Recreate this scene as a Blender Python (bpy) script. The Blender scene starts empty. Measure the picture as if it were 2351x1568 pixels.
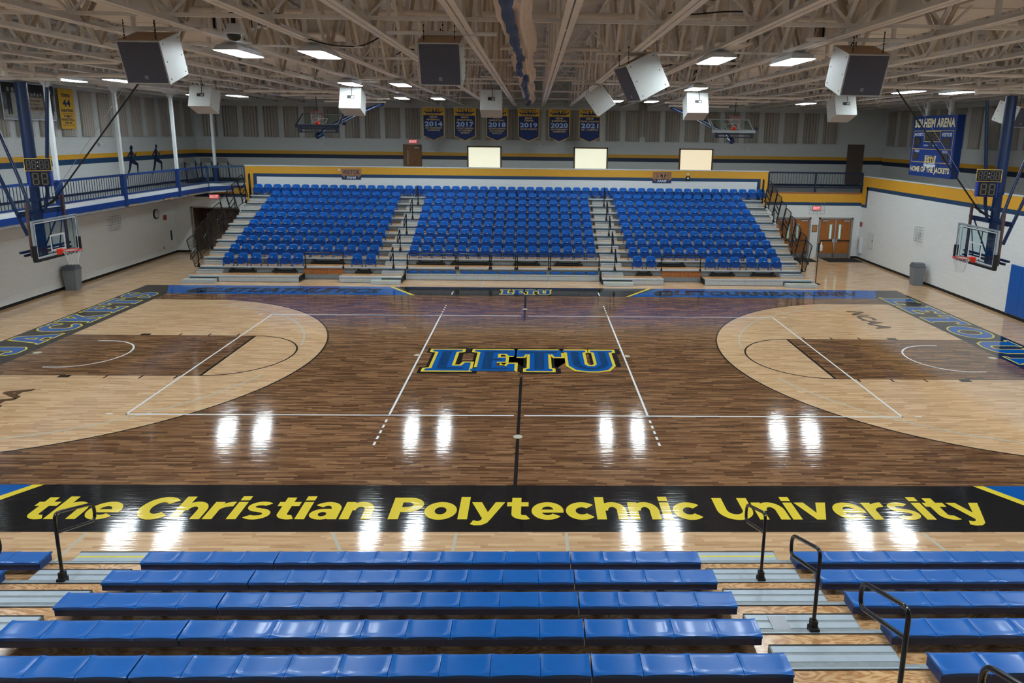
import bpy, math, random
from mathutils import Vector, Matrix
from mathutils.geometry import tessellate_polygon
random.seed(7)
SC = bpy.context.scene
COL = SC.collection
# ---------------------------------------------------------------- camera
W_, H_ = 2351.0, 1568.0
cam = bpy.data.cameras.new('camera')
cam.sensor_fit = 'HORIZONTAL'
cam.sensor_width = 36.0
cam.lens = 1570.2252 / W_ * 36.0
cam.shift_x = -82.7212 / W_
cam.shift_y = -161.703 / W_
cam.clip_start, cam.clip_end = 0.05, 200
camo = bpy.data.objects.new('camera', cam)
COL.objects.link(camo)
camo.location = (0.3046, -19.3215, 6.3995)
camo.rotation_euler = (1.3744, -0.0124, -0.0194)
SC.camera = camo
# ---------------------------------------------------------------- world / exposure
w = bpy.data.worlds.new('world')
SC.world = w
w.use_nodes = True
w.node_tree.nodes['Background'].inputs[0].default_value = (0.5, 0.6, 0.7, 1)
w.node_tree.nodes['Background'].inputs[1].default_value = 0.05
SC.view_settings.view_transform = 'Standard'
SC.view_settings.look = 'None'
SC.view_settings.gamma = 1
SC.view_settings.exposure = 0.38
SC.cycles.max_bounces = 5
SC.cycles.diffuse_bounces = 4
SC.cycles.glossy_bounces = 2
SC.cycles.use_adaptive_sampling = True
SC.cycles.adaptive_threshold = 0.05
SC.cycles.use_light_tree = False
SC.cycles.adaptive_min_samples = 16
SC.cycles.transparent_max_bounces = 8
SC.cycles.caustics_reflective = False
SC.cycles.caustics_refractive = False
SC.cycles.sample_clamp_indirect = 8
LAMP = 62.0          # radiance of the lamp lenses
LAMP_COL = (0.84, 0.95, 1.0)


# ---------------------------------------------------------------- materials
def s2l(c):
    return tuple(((x / 255.0) / 12.92 if x / 255.0 <= 0.04045 else ((x / 255.0 + 0.055) / 1.055) ** 2.4) for x in c)


def nt_new(name):
    m = bpy.data.materials.new(name)
    m.use_nodes = True
    nt = m.node_tree
    return m, nt, nt.nodes['Principled BSDF']


def N(nt, t, **kw):
    n = nt.nodes.new(t)
    for k, v in kw.items():
        if k in n.inputs.keys():
            n.inputs[k].default_value = v
        else:
            setattr(n, k, v)
    return n


def math_n(nt, op, a, b=None, c=None):
    n = nt.nodes.new('ShaderNodeMath')
    n.operation = op
    for i, x in enumerate((a, b, c)):
        if x is None:
            continue
        if isinstance(x, (int, float)):
            n.inputs[i].default_value = x
        else:
            nt.links.new(x, n.inputs[i])
    return n.outputs[0]


def paint(name, rgb, rough=0.5, metal=0.0, var=0.06, scale=6.0, bump=0.0, bscale=60.0, coat=0.0, emit=None, es=0.0, spec=0.5):
    m, nt, b = nt_new(name)
    col = s2l(rgb)
    b.inputs['Roughness'].default_value = rough
    b.inputs['Metallic'].default_value = metal
    b.inputs['Specular IOR Level'].default_value = spec
    if coat:
        b.inputs['Coat Weight'].default_value = coat
        b.inputs['Coat Roughness'].default_value = 0.1
    tc = N(nt, 'ShaderNodeTexCoord')
    if var:
        nz = N(nt, 'ShaderNodeTexNoise', Scale=scale, Detail=3.0)
        nt.links.new(tc.outputs['Object'], nz.inputs['Vector'])
        mr = N(nt, 'ShaderNodeMapRange')
        mr.inputs[1].default_value, mr.inputs[2].default_value = 0.3, 0.7
        mr.inputs[3].default_value, mr.inputs[4].default_value = 1 - var, 1 + var
        nt.links.new(nz.outputs[0], mr.inputs[0])
        mx = N(nt, 'ShaderNodeVectorMath', operation='SCALE')
        mx.inputs[0].default_value = col
        nt.links.new(mr.outputs[0], mx.inputs['Scale'])
        nt.links.new(mx.outputs[0], b.inputs['Base Color'])
    else:
        b.inputs['Base Color'].default_value = (*col, 1)
    if bump:
        nb = N(nt, 'ShaderNodeTexNoise', Scale=bscale, Detail=2.0)
        nt.links.new(tc.outputs['Object'], nb.inputs['Vector'])
        bp = N(nt, 'ShaderNodeBump', Strength=bump, Distance=0.01)
        nt.links.new(nb.outputs[0], bp.inputs['Height'])
        nt.links.new(bp.outputs[0], b.inputs['Normal'])
    if emit:
        b.inputs['Emission Color'].default_value = (*emit, 1)
        b.inputs['Emission Strength'].default_value = es
    return m


def floor_finish(nt, b, tc, rough=0.13):
    """clear polyurethane finish shared by every painted area of the court"""
    mp = N(nt, 'ShaderNodeMapping')
    mp.inputs['Scale'].default_value = (1.3, 21, 1)
    nt.links.new(tc.outputs['Object'], mp.inputs['Vector'])
    nz = N(nt, 'ShaderNodeTexNoise', Scale=1.0, Detail=2.0)
    nt.links.new(mp.outputs[0], nz.inputs['Vector'])
    n2 = N(nt, 'ShaderNodeTexNoise', Scale=14.0, Detail=2.0)
    nt.links.new(tc.outputs['Object'], n2.inputs['Vector'])
    ad = math_n(nt, 'MULTIPLY_ADD', n2.outputs[0], 0.10, nz.outputs[0])
    bp = N(nt, 'ShaderNodeBump', Strength=0.6, Distance=0.0021)
    nt.links.new(ad, bp.inputs['Height'])
    b.inputs['Roughness'].default_value = rough
    b.inputs['IOR'].default_value = 1.5
    nt.links.new(bp.outputs[0], b.inputs['Normal'])


def court_paint(name, rgb):
    m, nt, b = nt_new(name)
    b.inputs['Base Color'].default_value = (*s2l(rgb), 1)
    tc = N(nt, 'ShaderNodeTexCoord')
    floor_finish(nt, b, tc, 0.075)
    return m


def wood_floor(name, stops, board=0.55, strip=0.057, grain=0.35):
    m, nt, b = nt_new(name)
    tc = N(nt, 'ShaderNodeTexCoord')
    sp = N(nt, 'ShaderNodeSeparateXYZ')
    nt.links.new(tc.outputs['Object'], sp.inputs[0])
    row = math_n(nt, 'FLOOR', math_n(nt, 'DIVIDE', sp.outputs['Y'], strip))
    wn = N(nt, 'ShaderNodeTexWhiteNoise', noise_dimensions='1D')
    nt.links.new(row, wn.inputs['W'])
    xs = math_n(nt, 'ADD', math_n(nt, 'DIVIDE', sp.outputs['X'], board), math_n(nt, 'MULTIPLY', wn.outputs['Value'], 37.0))
    bd = math_n(nt, 'FLOOR', xs)
    cb = N(nt, 'ShaderNodeCombineXYZ')
    nt.links.new(bd, cb.inputs[0])
    nt.links.new(row, cb.inputs[1])
    w2 = N(nt, 'ShaderNodeTexWhiteNoise', noise_dimensions='2D')
    nt.links.new(cb.outputs[0], w2.inputs['Vector'])
    mp = N(nt, 'ShaderNodeMapping')
    mp.inputs['Scale'].default_value = (1.6, 42, 1)
    nt.links.new(tc.outputs['Object'], mp.inputs['Vector'])
    gz = N(nt, 'ShaderNodeTexNoise', Scale=1.0, Detail=4.0, Roughness=0.65)
    nt.links.new(mp.outputs[0], gz.inputs['Vector'])
    mp2 = N(nt, 'ShaderNodeMapping')
    mp2.inputs['Scale'].default_value = (1.5, 17, 1)
    nt.links.new(tc.outputs['Object'], mp2.inputs['Vector'])
    g2 = N(nt, 'ShaderNodeTexNoise', Scale=1.0, Detail=3.0)
    nt.links.new(mp2.outputs[0], g2.inputs['Vector'])
    g = math_n(nt, 'ADD', math_n(nt, 'MULTIPLY', math_n(nt, 'SUBTRACT', gz.outputs[0], 0.5), grain * 2.4),
               math_n(nt, 'MULTIPLY', math_n(nt, 'SUBTRACT', g2.outputs[0], 0.5), grain * 1.1))
    v = math_n(nt, 'ADD', math_n(nt, 'MULTIPLY', w2.outputs['Value'], 1 - grain * 0.9), g)
    v = math_n(nt, 'ADD', v, grain * 0.45)
    cr = N(nt, 'ShaderNodeValToRGB')
    el = cr.color_ramp.elements
    el[0].position, el[0].color = stops[0][0], (*s2l(stops[0][1]), 1)
    el[1].position, el[1].color = stops[-1][0], (*s2l(stops[-1][1]), 1)
    for p, c in stops[1:-1]:
        e = el.new(p)
        e.color = (*s2l(c), 1)
    nt.links.new(v, cr.inputs[0])
    nt.links.new(cr.outputs[0], b.inputs['Base Color'])
    floor_finish(nt, b, tc, 0.08)
    return m


def plywood(name, base, dark, ax=0):
    m, nt, b = nt_new(name)
    tc = N(nt, 'ShaderNodeTexCoord')
    mp = N(nt, 'ShaderNodeMapping')
    sc = [1.2, 4.2, 1.2]
    if ax == 2:
        sc = [7.0, 1.2, 1.2]
    mp.inputs['Scale'].default_value = sc
    mp.inputs['Rotation'].default_value = (0, 0, 0 if ax == 2 else math.radians(74))
    nt.links.new(tc.outputs['Object'], mp.inputs['Vector'])
    nz = N(nt, 'ShaderNodeTexNoise', Scale=1.3, Detail=2.0, Distortion=0.6)
    nt.links.new(mp.outputs[0], nz.inputs['Vector'])
    s = math_n(nt, 'SINE', math_n(nt, 'MULTIPLY', nz.outputs[0], 75.0))
    f = N(nt, 'ShaderNodeTexNoise', Scale=26.0, Detail=3.0)
    nt.links.new(mp.outputs[0], f.inputs['Vector'])
    v = math_n(nt, 'ADD', math_n(nt, 'MULTIPLY', s, 0.32), math_n(nt, 'MULTIPLY', f.outputs[0], 0.9))
    cr = N(nt, 'ShaderNodeValToRGB')
    el = cr.color_ramp.elements
    el[0].position, el[0].color = 0.2, (*s2l(base), 1)
    el[1].position, el[1].color = 0.85, (*s2l(dark), 1)
    nt.links.new(v, cr.inputs[0])
    nt.links.new(cr.outputs[0], b.inputs['Base Color'])
    b.inputs['Roughness'].default_value = 0.22
    return m


def block_wall(name, rgb, plane, rough=0.5):
    """painted concrete block: plane 'x' uses (y,z), plane 'y' uses (x,z)"""
    m, nt, b = nt_new(name)
    tc = N(nt, 'ShaderNodeTexCoord')
    sp = N(nt, 'ShaderNodeSeparateXYZ')
    nt.links.new(tc.outputs['Object'], sp.inputs[0])
    cb = N(nt, 'ShaderNodeCombineXYZ')
    nt.links.new(sp.outputs['Y' if plane == 'x' else 'X'], cb.inputs[0])
    nt.links.new(sp.outputs['Z'], cb.inputs[1])
    br = N(nt, 'ShaderNodeTexBrick')
    br.inputs['Scale'].default_value = 1.0
    br.inputs['Brick Width'].default_value = 0.4
    br.inputs['Row Height'].default_value = 0.2
    br.inputs['Mortar Size'].default_value = 0.008
    br.inputs['Mortar Smooth'].default_value = 0.6
    c = s2l(rgb)
    br.inputs['Color1'].default_value = (*c, 1)
    br.inputs['Color2'].default_value = (*[x * 0.97 for x in c], 1)
    br.inputs['Mortar'].default_value = (*[x * 0.9 for x in c], 1)
    nt.links.new(cb.outputs[0], br.inputs['Vector'])
    nt.links.new(br.outputs['Color'], b.inputs['Base Color'])
    nz = N(nt, 'ShaderNodeTexNoise', Scale=45.0, Detail=2.0)
    nt.links.new(tc.outputs['Object'], nz.inputs['Vector'])
    h = math_n(nt, 'ADD', math_n(nt, 'MULTIPLY', br.outputs['Fac'], -1.0), math_n(nt, 'MULTIPLY', nz.outputs[0], 0.3))
    bp = N(nt, 'ShaderNodeBump', Strength=0.35, Distance=0.006)
    nt.links.new(h, bp.inputs['Height'])
    nt.links.new(bp.outputs[0], b.inputs['Normal'])
    b.inputs['Roughness'].default_value = rough
    return m


def ribbed(name, rgb, axis, freq, dist=0.02, rough=0.7, strength=0.7):
    m, nt, b = nt_new(name)
    tc = N(nt, 'ShaderNodeTexCoord')
    sp = N(nt, 'ShaderNodeSeparateXYZ')
    nt.links.new(tc.outputs['Object'], sp.inputs[0])
    s = math_n(nt, 'SINE', math_n(nt, 'MULTIPLY', sp.outputs[axis], freq * 2 * math.pi))
    bp = N(nt, 'ShaderNodeBump', Strength=strength, Distance=dist)
    nt.links.new(s, bp.inputs['Height'])
    nt.links.new(bp.outputs[0], b.inputs['Normal'])
    c = s2l(rgb)
    mr = N(nt, 'ShaderNodeMapRange')
    mr.inputs[1].default_value, mr.inputs[2].default_value = -1, 1
    mr.inputs[3].default_value, mr.inputs[4].default_value = 0.8, 1.05
    nt.links.new(s, mr.inputs[0])
    mx = N(nt, 'ShaderNodeVectorMath', operation='SCALE')
    mx.inputs[0].default_value = c
    nt.links.new(mr.outputs[0], mx.inputs['Scale'])
    nt.links.new(mx.outputs[0], b.inputs['Base Color'])
    b.inputs['Roughness'].default_value = rough
    return m


def glass_mat(name):
    m, nt, b = nt_new(name)
    tr = N(nt, 'ShaderNodeBsdfTransparent')
    tr.inputs['Color'].default_value = (0.84, 0.93, 0.93, 1)
    gl = N(nt, 'ShaderNodeBsdfGlossy')
    gl.inputs['Roughness'].default_value = 0.03
    mx = N(nt, 'ShaderNodeMixShader')
    mx.inputs[0].default_value = 0.06
    nt.links.new(tr.outputs[0], mx.inputs[1])
    nt.links.new(gl.outputs[0], mx.inputs[2])
    nt.links.new(mx.outputs[0], nt.nodes['Material Output'].inputs['Surface'])
    nt.nodes.remove(b)
    return m


M = {}
M['maple'] = wood_floor('maple_boards', [(0.0, (168, 128, 92)), (0.3, (192, 154, 116)), (0.65, (206, 170, 131)), (1.0, (222, 188, 150))], grain=0.42)
M['stain'] = wood_floor('stained_boards', [(0.0, (58, 38, 26)), (0.3, (92, 63, 42)), (0.62, (122, 88, 60)), (1.0, (164, 124, 88))], grain=0.5)
M['c_black'] = court_paint('court_black', (29, 28, 29))
M['c_blue'] = court_paint('court_blue', (4, 84, 160))
M['c_dblue'] = court_paint('court_dark_blue', (8, 62, 112))
M['c_yellow'] = court_paint('court_yellow', (222, 198, 62))
M['c_white'] = court_paint('court_white', (228, 230, 232))
M['c_pale'] = court_paint('court_pale_grey', (188, 184, 168))
M['c_brown'] = court_paint('court_brown', (92, 66, 46))
M['wall_x'] = block_wall('painted_block_x', (222, 226, 226), 'x')
M['wall_y'] = block_wall('painted_block_y', (222, 226, 226), 'y')
M['upper_x'] = block_wall('painted_upper_wall_x', (206, 208, 206), 'x')
M['gold'] = paint('gold_wall_paint', (214, 158, 44), 0.5, var=0.03)
M['gold_cloth'] = paint('gold_cloth', (205, 160, 48), 0.8, var=0.08)
M['navy'] = paint('navy_wall_paint', (24, 62, 98), 0.45, var=0.03)
M['navy_dark'] = paint('navy_stripe', (16, 34, 64), 0.45, var=0.03)
M['navy_cloth'] = paint('navy_banner_cloth', (14, 38, 88), 0.75, var=0.12, scale=3)
M['silver_text'] = paint('silver_lettering', (150, 170, 205), 0.6, var=0)
M['gold_text'] = paint('gold_lettering', (196, 168, 96), 0.6, var=0)
M['cap'] = paint('white_cap_trim', (205, 210, 212), 0.4)
M['black_base'] = paint('black_rubber_base', (20, 20, 22), 0.5)
M['rail_blue'] = paint('blue_rail_paint', (14, 50, 108), 0.4, var=0.05)
M['fascia_blue'] = paint('blue_steel_fascia', (10, 50, 118), 0.4, var=0.05)
M['white_paint'] = paint('white_steel_paint', (205, 210, 212), 0.4, var=0.03)
M['steel'] = paint('cream_roof_steel', (230, 226, 220), 0.55, var=0.07, scale=3)
M['steel_dark'] = paint('tan_and_bounce_tinted_steel', (196, 182, 164), 0.6, var=0.08, scale=3)  # tan imitates warm floor bounce on roof webs; plain tan on vent bars
M['deck'] = ribbed('corrugated_roof_deck', (234, 230, 226), 'Y', 6.5, 0.03)
M['duct'] = paint('painted_duct_metal', (230, 224, 214), 0.5, var=0.05, scale=1.5)
M['pipe'] = paint('painted_pipe', (232, 224, 214), 0.45, var=0.05)
M['acoustic_y'] = ribbed('acoustic_panel_ribs_x', (178, 170, 160), 'X', 6.2, 0.03, 0.9)
M['acoustic_x'] = ribbed('acoustic_panel_ribs_y', (178, 170, 160), 'Y', 6.2, 0.03, 0.9)
M['seat'] = paint('glossy_blue_seat_plastic', (0, 90, 170), 0.33, var=0.04, bump=0.03, bscale=120, coat=0.1, spec=0.35)
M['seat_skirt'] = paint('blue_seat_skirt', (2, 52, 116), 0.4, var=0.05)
M['chair'] = paint('blue_chair_plastic', (0, 96, 188), 0.34, var=0.04, spec=0.35)
M['chair_shaded'] = paint('blue_seat_plastic_shaded', (0, 60, 134), 0.4, var=0.04, spec=0.35)  # darker copy of the chair blue, shade of upright seats painted in
M['alu'] = paint('bleacher_aluminium', (188, 196, 200), 0.38, metal=0.15, var=0.06, scale=8)
M['alu_light'] = paint('pale_grey_step_tread', (164, 176, 186), 0.4, metal=0.1, var=0.05, scale=8)
M['alu_dark'] = paint('bleacher_grey_riser', (132, 140, 144), 0.5, metal=0.1, var=0.12, scale=12)
M['ply'] = plywood('plywood_deck', (212, 170, 124), (168, 116, 72))
M['ply_v'] = plywood('plywood_panel', (182, 118, 68), (132, 78, 40), 2)
M['black'] = paint('black_enamel', (12, 12, 14), 0.22, var=0, coat=0.3)
M['black_m'] = paint('matte_black', (16, 17, 19), 0.6, var=0.05)
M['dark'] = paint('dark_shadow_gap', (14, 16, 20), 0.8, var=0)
M['yellow'] = paint('yellow_tape', (214, 202, 62), 0.5, var=0)
M['spk'] = paint('speaker_cabinet_white', (186, 188, 185), 0.55, var=0.03)
M['spk_top'] = paint('speaker_cabinet_tan_top', (190, 160, 130), 0.6, var=0.05)
M['grille'] = paint('speaker_grille_grey', (84, 84, 96), 0.8, var=0.12, scale=60)
M['badge'] = paint('grey_badge', (128, 132, 138), 0.5, var=0)
M['lens'] = paint('lamp_lens', (250, 250, 250), 0.4, var=0, emit=LAMP_COL, es=LAMP)
M['housing'] = paint('lamp_housing', (215, 220, 225), 0.35, var=0.02)
M['wood_door'] = plywood('oak_door', (176, 108, 44), (146, 84, 32), 2)
M['wood_dark'] = plywood('brown_door', (158, 112, 72), (120, 82, 50), 2)
M['frame_grey'] = paint('grey_door_frame', (142, 138, 134), 0.5)
M['frame_wood'] = paint('brown_wood_frame', (112, 82, 54), 0.5)
M['kick'] = paint('steel_kick_plate', (140, 142, 148), 0.35, metal=0.5)
M['chrome'] = paint('brushed_chrome', (190, 194, 200), 0.2, metal=0.9)
M['blind'] = paint('backlit_window_blind', (220, 216, 190), 0.8, var=0.02, emit=(0.93, 0.93, 0.72), es=0.62)
M['blind2'] = paint('backlit_cream_blind', (224, 206, 170), 0.8, var=0.02, emit=(0.95, 0.82, 0.58), es=0.6)
M['lite'] = paint('lit_door_glass', (150, 170, 160), 0.2, var=0, emit=(0.55, 0.8, 0.7), es=0.3)
M['door_dark'] = paint('brown_steel_door', (98, 84, 76), 0.5)
M['recess'] = paint('dark_brown_recess', (92, 74, 64), 0.7)
M['exit_red'] = paint('exit_sign_red', (220, 40, 50), 0.4, var=0, emit=(1.0, 0.12, 0.15), es=0.35)
M['exit_body'] = paint('exit_sign_body', (170, 168, 162), 0.5, var=0)
M['exit_letters'] = paint('exit_letters', (250, 200, 200), 0.4, var=0, emit=(1.0, 0.7, 0.7), es=0.45)
M['wire'] = paint('grey_wire', (166, 164, 160), 0.4, metal=0.3, var=0)
M['can'] = paint('grey_bin_plastic', (116, 122, 130), 0.5, var=0.04)
M['can_lid'] = paint('grey_bin_lid', (92, 96, 104), 0.5, var=0.04)
M['mat'] = paint('black_rubber_mat', (18, 18, 20), 0.9)
M['pad'] = paint('blue_wall_pad_vinyl', (10, 84, 166), 0.35, var=0.03)
M['mast_blue'] = paint('blue_mast_vinyl', (8, 40, 84), 0.45, var=0.06, bump=0.1, bscale=14)
M['goal_blue'] = paint('blue_goal_steel', (10, 38, 78), 0.35, var=0.05)
M['rust'] = paint('brown_bare_upright', (84, 62, 58), 0.55, var=0.15, scale=9)
M['glass'] = glass_mat('backboard_glass')
M['goal_frame'] = paint('aluminium_board_frame', (168, 178, 184), 0.3, metal=0.4, var=0)
M['goal_white'] = paint('white_target_line', (210, 218, 220), 0.4, var=0)
M['goal_pad'] = paint('black_board_pad', (14, 14, 16), 0.5)
M['orange'] = paint('orange_rim_enamel', (226, 52, 22), 0.3, var=0)
M['net'] = paint('white_net_cord', (205, 205, 205), 0.8, var=0)
M['digit'] = paint('unlit_digit_segment', (88, 86, 84), 0.5, var=0)
M['panel_black'] = paint('display_black', (20, 19, 19), 0.3, var=0)
M['sb_blue'] = paint('scoreboard_blue', (6, 50, 122), 0.35, var=0.04)
M['clock_blue'] = paint('shot_clock_blue', (10, 54, 160), 0.35, var=0.04)
M['sb_text'] = paint('scoreboard_cream_letters', (214, 204, 158), 0.5, var=0)
M['sb_white'] = paint('scoreboard_white_letters', (196, 206, 220), 0.5, var=0)
M['gold_line'] = paint('gold_outline', (206, 176, 84), 0.5, var=0)
M['sign_gold'] = paint('sign_bronze_gold', (168, 120, 72), 0.5, var=0.05)
M['sign_navy'] = paint('sign_navy', (22, 42, 84), 0.5, var=0)
M['curtain_w'] = paint('cream_curtain_mesh', (222, 206, 192), 0.9, var=0.06, scale=12)
M['curtain_b'] = paint('blue_curtain_vinyl', (20, 58, 108), 0.55, var=0.15, scale=8)
M['photo'] = paint('grey_photograph_print', (88, 92, 92), 0.6, var=0.55, scale=2.2)
M['photo_light'] = paint('pale_photograph_print', (150, 150, 144), 0.6, var=0.25, scale=5)
M['photo_dark'] = paint('dark_photograph_print', (30, 32, 36), 0.6, var=0.2, scale=5)
M['photo_tan'] = paint('tan_caption_board', (158, 138, 114), 0.6, var=0.08)
M['wall_near'] = paint('near_wall_paint', (196, 198, 198), 0.6)
M['track'] = paint('grey_track_floor', (168, 172, 172), 0.7)
M['orange_edge'] = paint('orange_wood_edge', (160, 96, 44), 0.5)
M['soffit'] = paint('soffit_paint', (176, 172, 162), 0.7)
M['fibre'] = paint('brown_fibre_insulation', (150, 124, 88), 0.9, var=0.2)
M['whiteplastic'] = paint('white_plastic', (214, 216, 216), 0.35, var=0)
M['red'] = paint('red_device', (150, 60, 56), 0.4, var=0)
M['clockface'] = paint('clock_face', (200, 202, 200), 0.5, var=0)


# ---------------------------------------------------------------- mesh builder
class Frame:
    """2-D drawing frame: origin, right, up; normal = right x up"""
    def __init__(s, o, r, u):
        s.o, s.r, s.u = Vector(o), Vector(r).normalized(), Vector(u).normalized()
        s.n = s.r.cross(s.u)

    def p(s, x, y, d=0.0):
        return s.o + s.r * x + s.u * y + s.n * d


class MB:
    def __init__(s):
        s.v, s.f, s.m, s.mats, s.smooth = [], [], [], [], []

    def mi(s, mat):
        if mat not in s.mats:
            s.mats.append(mat)
        return s.mats.index(mat)

    def add(s, vs, fs, mat, smooth=False):
        b = len(s.v)
        i = s.mi(mat)
        s.v.extend([tuple(x) for x in vs])
        for f in fs:
            s.f.append([b + k for k in f])
            s.m.append(i)
            s.smooth.append(smooth)
        return s

    def box(s, a, b, mat, faces=None):
        x0, y0, z0 = a
        x1, y1, z1 = b
        x0, x1 = min(x0, x1), max(x0, x1)
        y0, y1 = min(y0, y1), max(y0, y1)
        z0, z1 = min(z0, z1), max(z0, z1)
        vs = [(x0, y0, z0), (x1, y0, z0), (x1, y1, z0), (x0, y1, z0), (x0, y0, z1), (x1, y0, z1), (x1, y1, z1), (x0, y1, z1)]
        fs = [(0, 3, 2, 1), (4, 5, 6, 7), (0, 1, 5, 4), (1, 2, 6, 5), (2, 3, 7, 6), (3, 0, 4, 7)]
        if faces is None:
            return s.add(vs, fs, mat)
        for k, f in enumerate(fs):
            s.add([vs[i] for i in f], [(0, 1, 2, 3)], faces.get(k, mat))
        return s

    def obox(s, c, dims, mat, rot=None):
        """oriented box: centre, full dims, rotation matrix"""
        hx, hy, hz = [d / 2 for d in dims]
        R = rot if rot is not None else Matrix.Identity(3)
        c = Vector(c)
        vs = [c + R @ Vector((x, y, z)) for z in (-hz, hz) for x, y in ((-hx, -hy), (hx, -hy), (hx, hy), (-hx, hy))]
        fs = [(0, 3, 2, 1), (4, 5, 6, 7), (0, 1, 5, 4), (1, 2, 6, 5), (2, 3, 7, 6), (3, 0, 4, 7)]
        return s.add(vs, fs, mat)

    def bar(s, p0, p1, wd, ht, mat, up=(0, 0, 1)):
        p0, p1 = Vector(p0), Vector(p1)
        d = (p1 - p0)
        L = d.length
        if L < 1e-6:
            return s
        z = d.normalized()
        u = Vector(up)
        if abs(z.dot(u)) > 0.99:
            u = Vector((0, 1, 0)) if abs(z.y) < 0.9 else Vector((1, 0, 0))
        x = u.cross(z).normalized()
        y = z.cross(x)
        R = Matrix((x, y, z)).transposed()
        return s.obox((p0 + p1) / 2, (wd, ht, L), mat, R)

    def tube(s, pts, r, mat, n=8, closed=False, caps=True):
        pts = [Vector(p) for p in pts]
        k = len(pts)
        rings = []
        prev = None
        for i, p in enumerate(pts):
            if closed:
                t = (pts[(i + 1) % k] - pts[i - 1]).normalized()
            else:
                t = (pts[min(i + 1, k - 1)] - pts[max(i - 1, 0)]).normalized()
            if prev is None:
                a = Vector((0, 0, 1)) if abs(t.z) < 0.9 else Vector((1, 0, 0))
                x = a.cross(t).normalized()
            else:
                x = (prev - t * prev.dot(t)).normalized()
            prev = x
            y = t.cross(x)
            rr = r[i] if isinstance(r, (list, tuple)) else r
            rings.append([p + (x * math.cos(2 * math.pi * j / n) + y * math.sin(2 * math.pi * j / n)) * rr for j in range(n)])
        vs = [v for ring in rings for v in ring]
        fs = []
        for i in range(k if closed else k - 1):
            a, b = i * n, ((i + 1) % k) * n
            for j in range(n):
                fs.append((a + j, a + (j + 1) % n, b + (j + 1) % n, b + j))
        s.add(vs, fs, mat, True)
        if caps and not closed:
            s.add(rings[0], [tuple(reversed(range(n)))], mat)
            s.add(rings[-1], [tuple(range(n))], mat)
        return s

    def rtube(s, pts, rad, r, mat, n=8, seg=4, closed=False):
        """tube along a polyline with rounded corners"""
        return s.tube(round_path(pts, rad, seg, closed), r, mat, n, closed)

    def lathe(s, prof, mat, c=(0, 0, 0), n=20, smooth=True):
        vs, fs = [], []
        for r, z in prof:
            for j in range(n):
                a = 2 * math.pi * j / n
                vs.append((c[0] + r * math.cos(a), c[1] + r * math.sin(a), c[2] + z))
        for i in range(len(prof) - 1):
            for j in range(n):
                fs.append((i * n + j, i * n + (j + 1) % n, (i + 1) * n + (j + 1) % n, (i + 1) * n + j))
        return s.add(vs, fs, mat, smooth)

    def poly(s, fr, pts, d, mat, holes=(), thick=0.0):
        loops = [[(p[0], p[1]) for p in pts]] + [list(h) for h in holes]
        flat = [p for l in loops for p in l]
        tr = tessellate_polygon([[Vector((x, y, 0)) for x, y in l] for l in loops])
        vs = [fr.p(x, y, d) for x, y in flat]
        fs = []
        for t in tr:
            a, b, c = t
            ar = (flat[b][0] - flat[a][0]) * (flat[c][1] - flat[a][1]) - (flat[c][0] - flat[a][0]) * (flat[b][1] - flat[a][1])
            fs.append((a, b, c) if ar > 0 else (a, c, b))
        s.add(vs, fs, mat)
        if thick:
            for l in loops:
                k = len(l)
                vv = [fr.p(x, y, d) for x, y in l] + [fr.p(x, y, d - thick) for x, y in l]
                s.add(vv, [(i, (i + 1) % k, k + (i + 1) % k, k + i) for i in range(k)], mat)
            s.add([fr.p(x, y, d - thick) for x, y in flat], [tuple(reversed(f)) for f in fs], mat)
        return s

    def rect(s, fr, x0, y0, x1, y1, d, mat, thick=0.0):
        return s.poly(fr, [(x0, y0), (x1, y0), (x1, y1), (x0, y1)], d, mat, (), thick)

    def ring(s, fr, x0, y0, x1, y1, t, d, mat):
        s.rect(fr, x0, y0, x1, y0 + t, d, mat)
        s.rect(fr, x0, y1 - t, x1, y1, d, mat)
        s.rect(fr, x0, y0 + t, x0 + t, y1 - t, d, mat)
        s.rect(fr, x1 - t, y0 + t, x1, y1 - t, d, mat)
        return s

    def text(s, fr, body, x0, y0, x1, y1, d, mat, bold=0.03, shear=0.0, ref=None):
        """lettering from the built-in face, fitted into a box of the frame"""
        vs, fs, bb = text_mesh(body, bold, shear)
        lo, hi = bb[2], bb[3]
        if ref:
            r = text_mesh(ref, bold, 0)[2]
            lo, hi = r[2], r[3]
        sx = (x1 - x0) / (bb[1] - bb[0])
        sy = (y1 - y0) / (hi - lo)
        s.add([fr.p(x0 + (x - bb[0]) * sx, y0 + (y - lo) * sy, d) for x, y in vs], fs, mat)
        return s

    def build(s, name, parent=None, loc=None, rot=None):
        me = bpy.data.meshes.new(name)
        me.from_pydata(s.v, [], s.f)
        for mt in s.mats:
            me.materials.append(M[mt])
        me.polygons.foreach_set('material_index', s.m)
        me.polygons.foreach_set('use_smooth', s.smooth)
        me.update()
        o = bpy.data.objects.new(name, me)
        COL.objects.link(o)
        if parent is not None:
            o.parent = parent
        if loc is not None:
            o.location = loc
        if rot is not None:
            o.rotation_euler = rot
        return o


def round_path(pts, rad, seg=4, closed=False):
    pts = [Vector(p) for p in pts]
    out = []
    n = len(pts)
    for i, p in enumerate(pts):
        if not closed and i in (0, n - 1):
            out.append(p)
            continue
        a, b = pts[i - 1], pts[(i + 1) % n]
        da, db = (a - p), (b - p)
        ra = min(rad, da.length * 0.45, db.length * 0.45)
        pa, pb = p + da.normalized() * ra, p + db.normalized() * ra
        for k in range(seg + 1):
            t = k / seg
            out.append(pa * (1 - t) ** 2 + p * 2 * t * (1 - t) + pb * t * t)
    return out


_TX = {}


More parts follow.
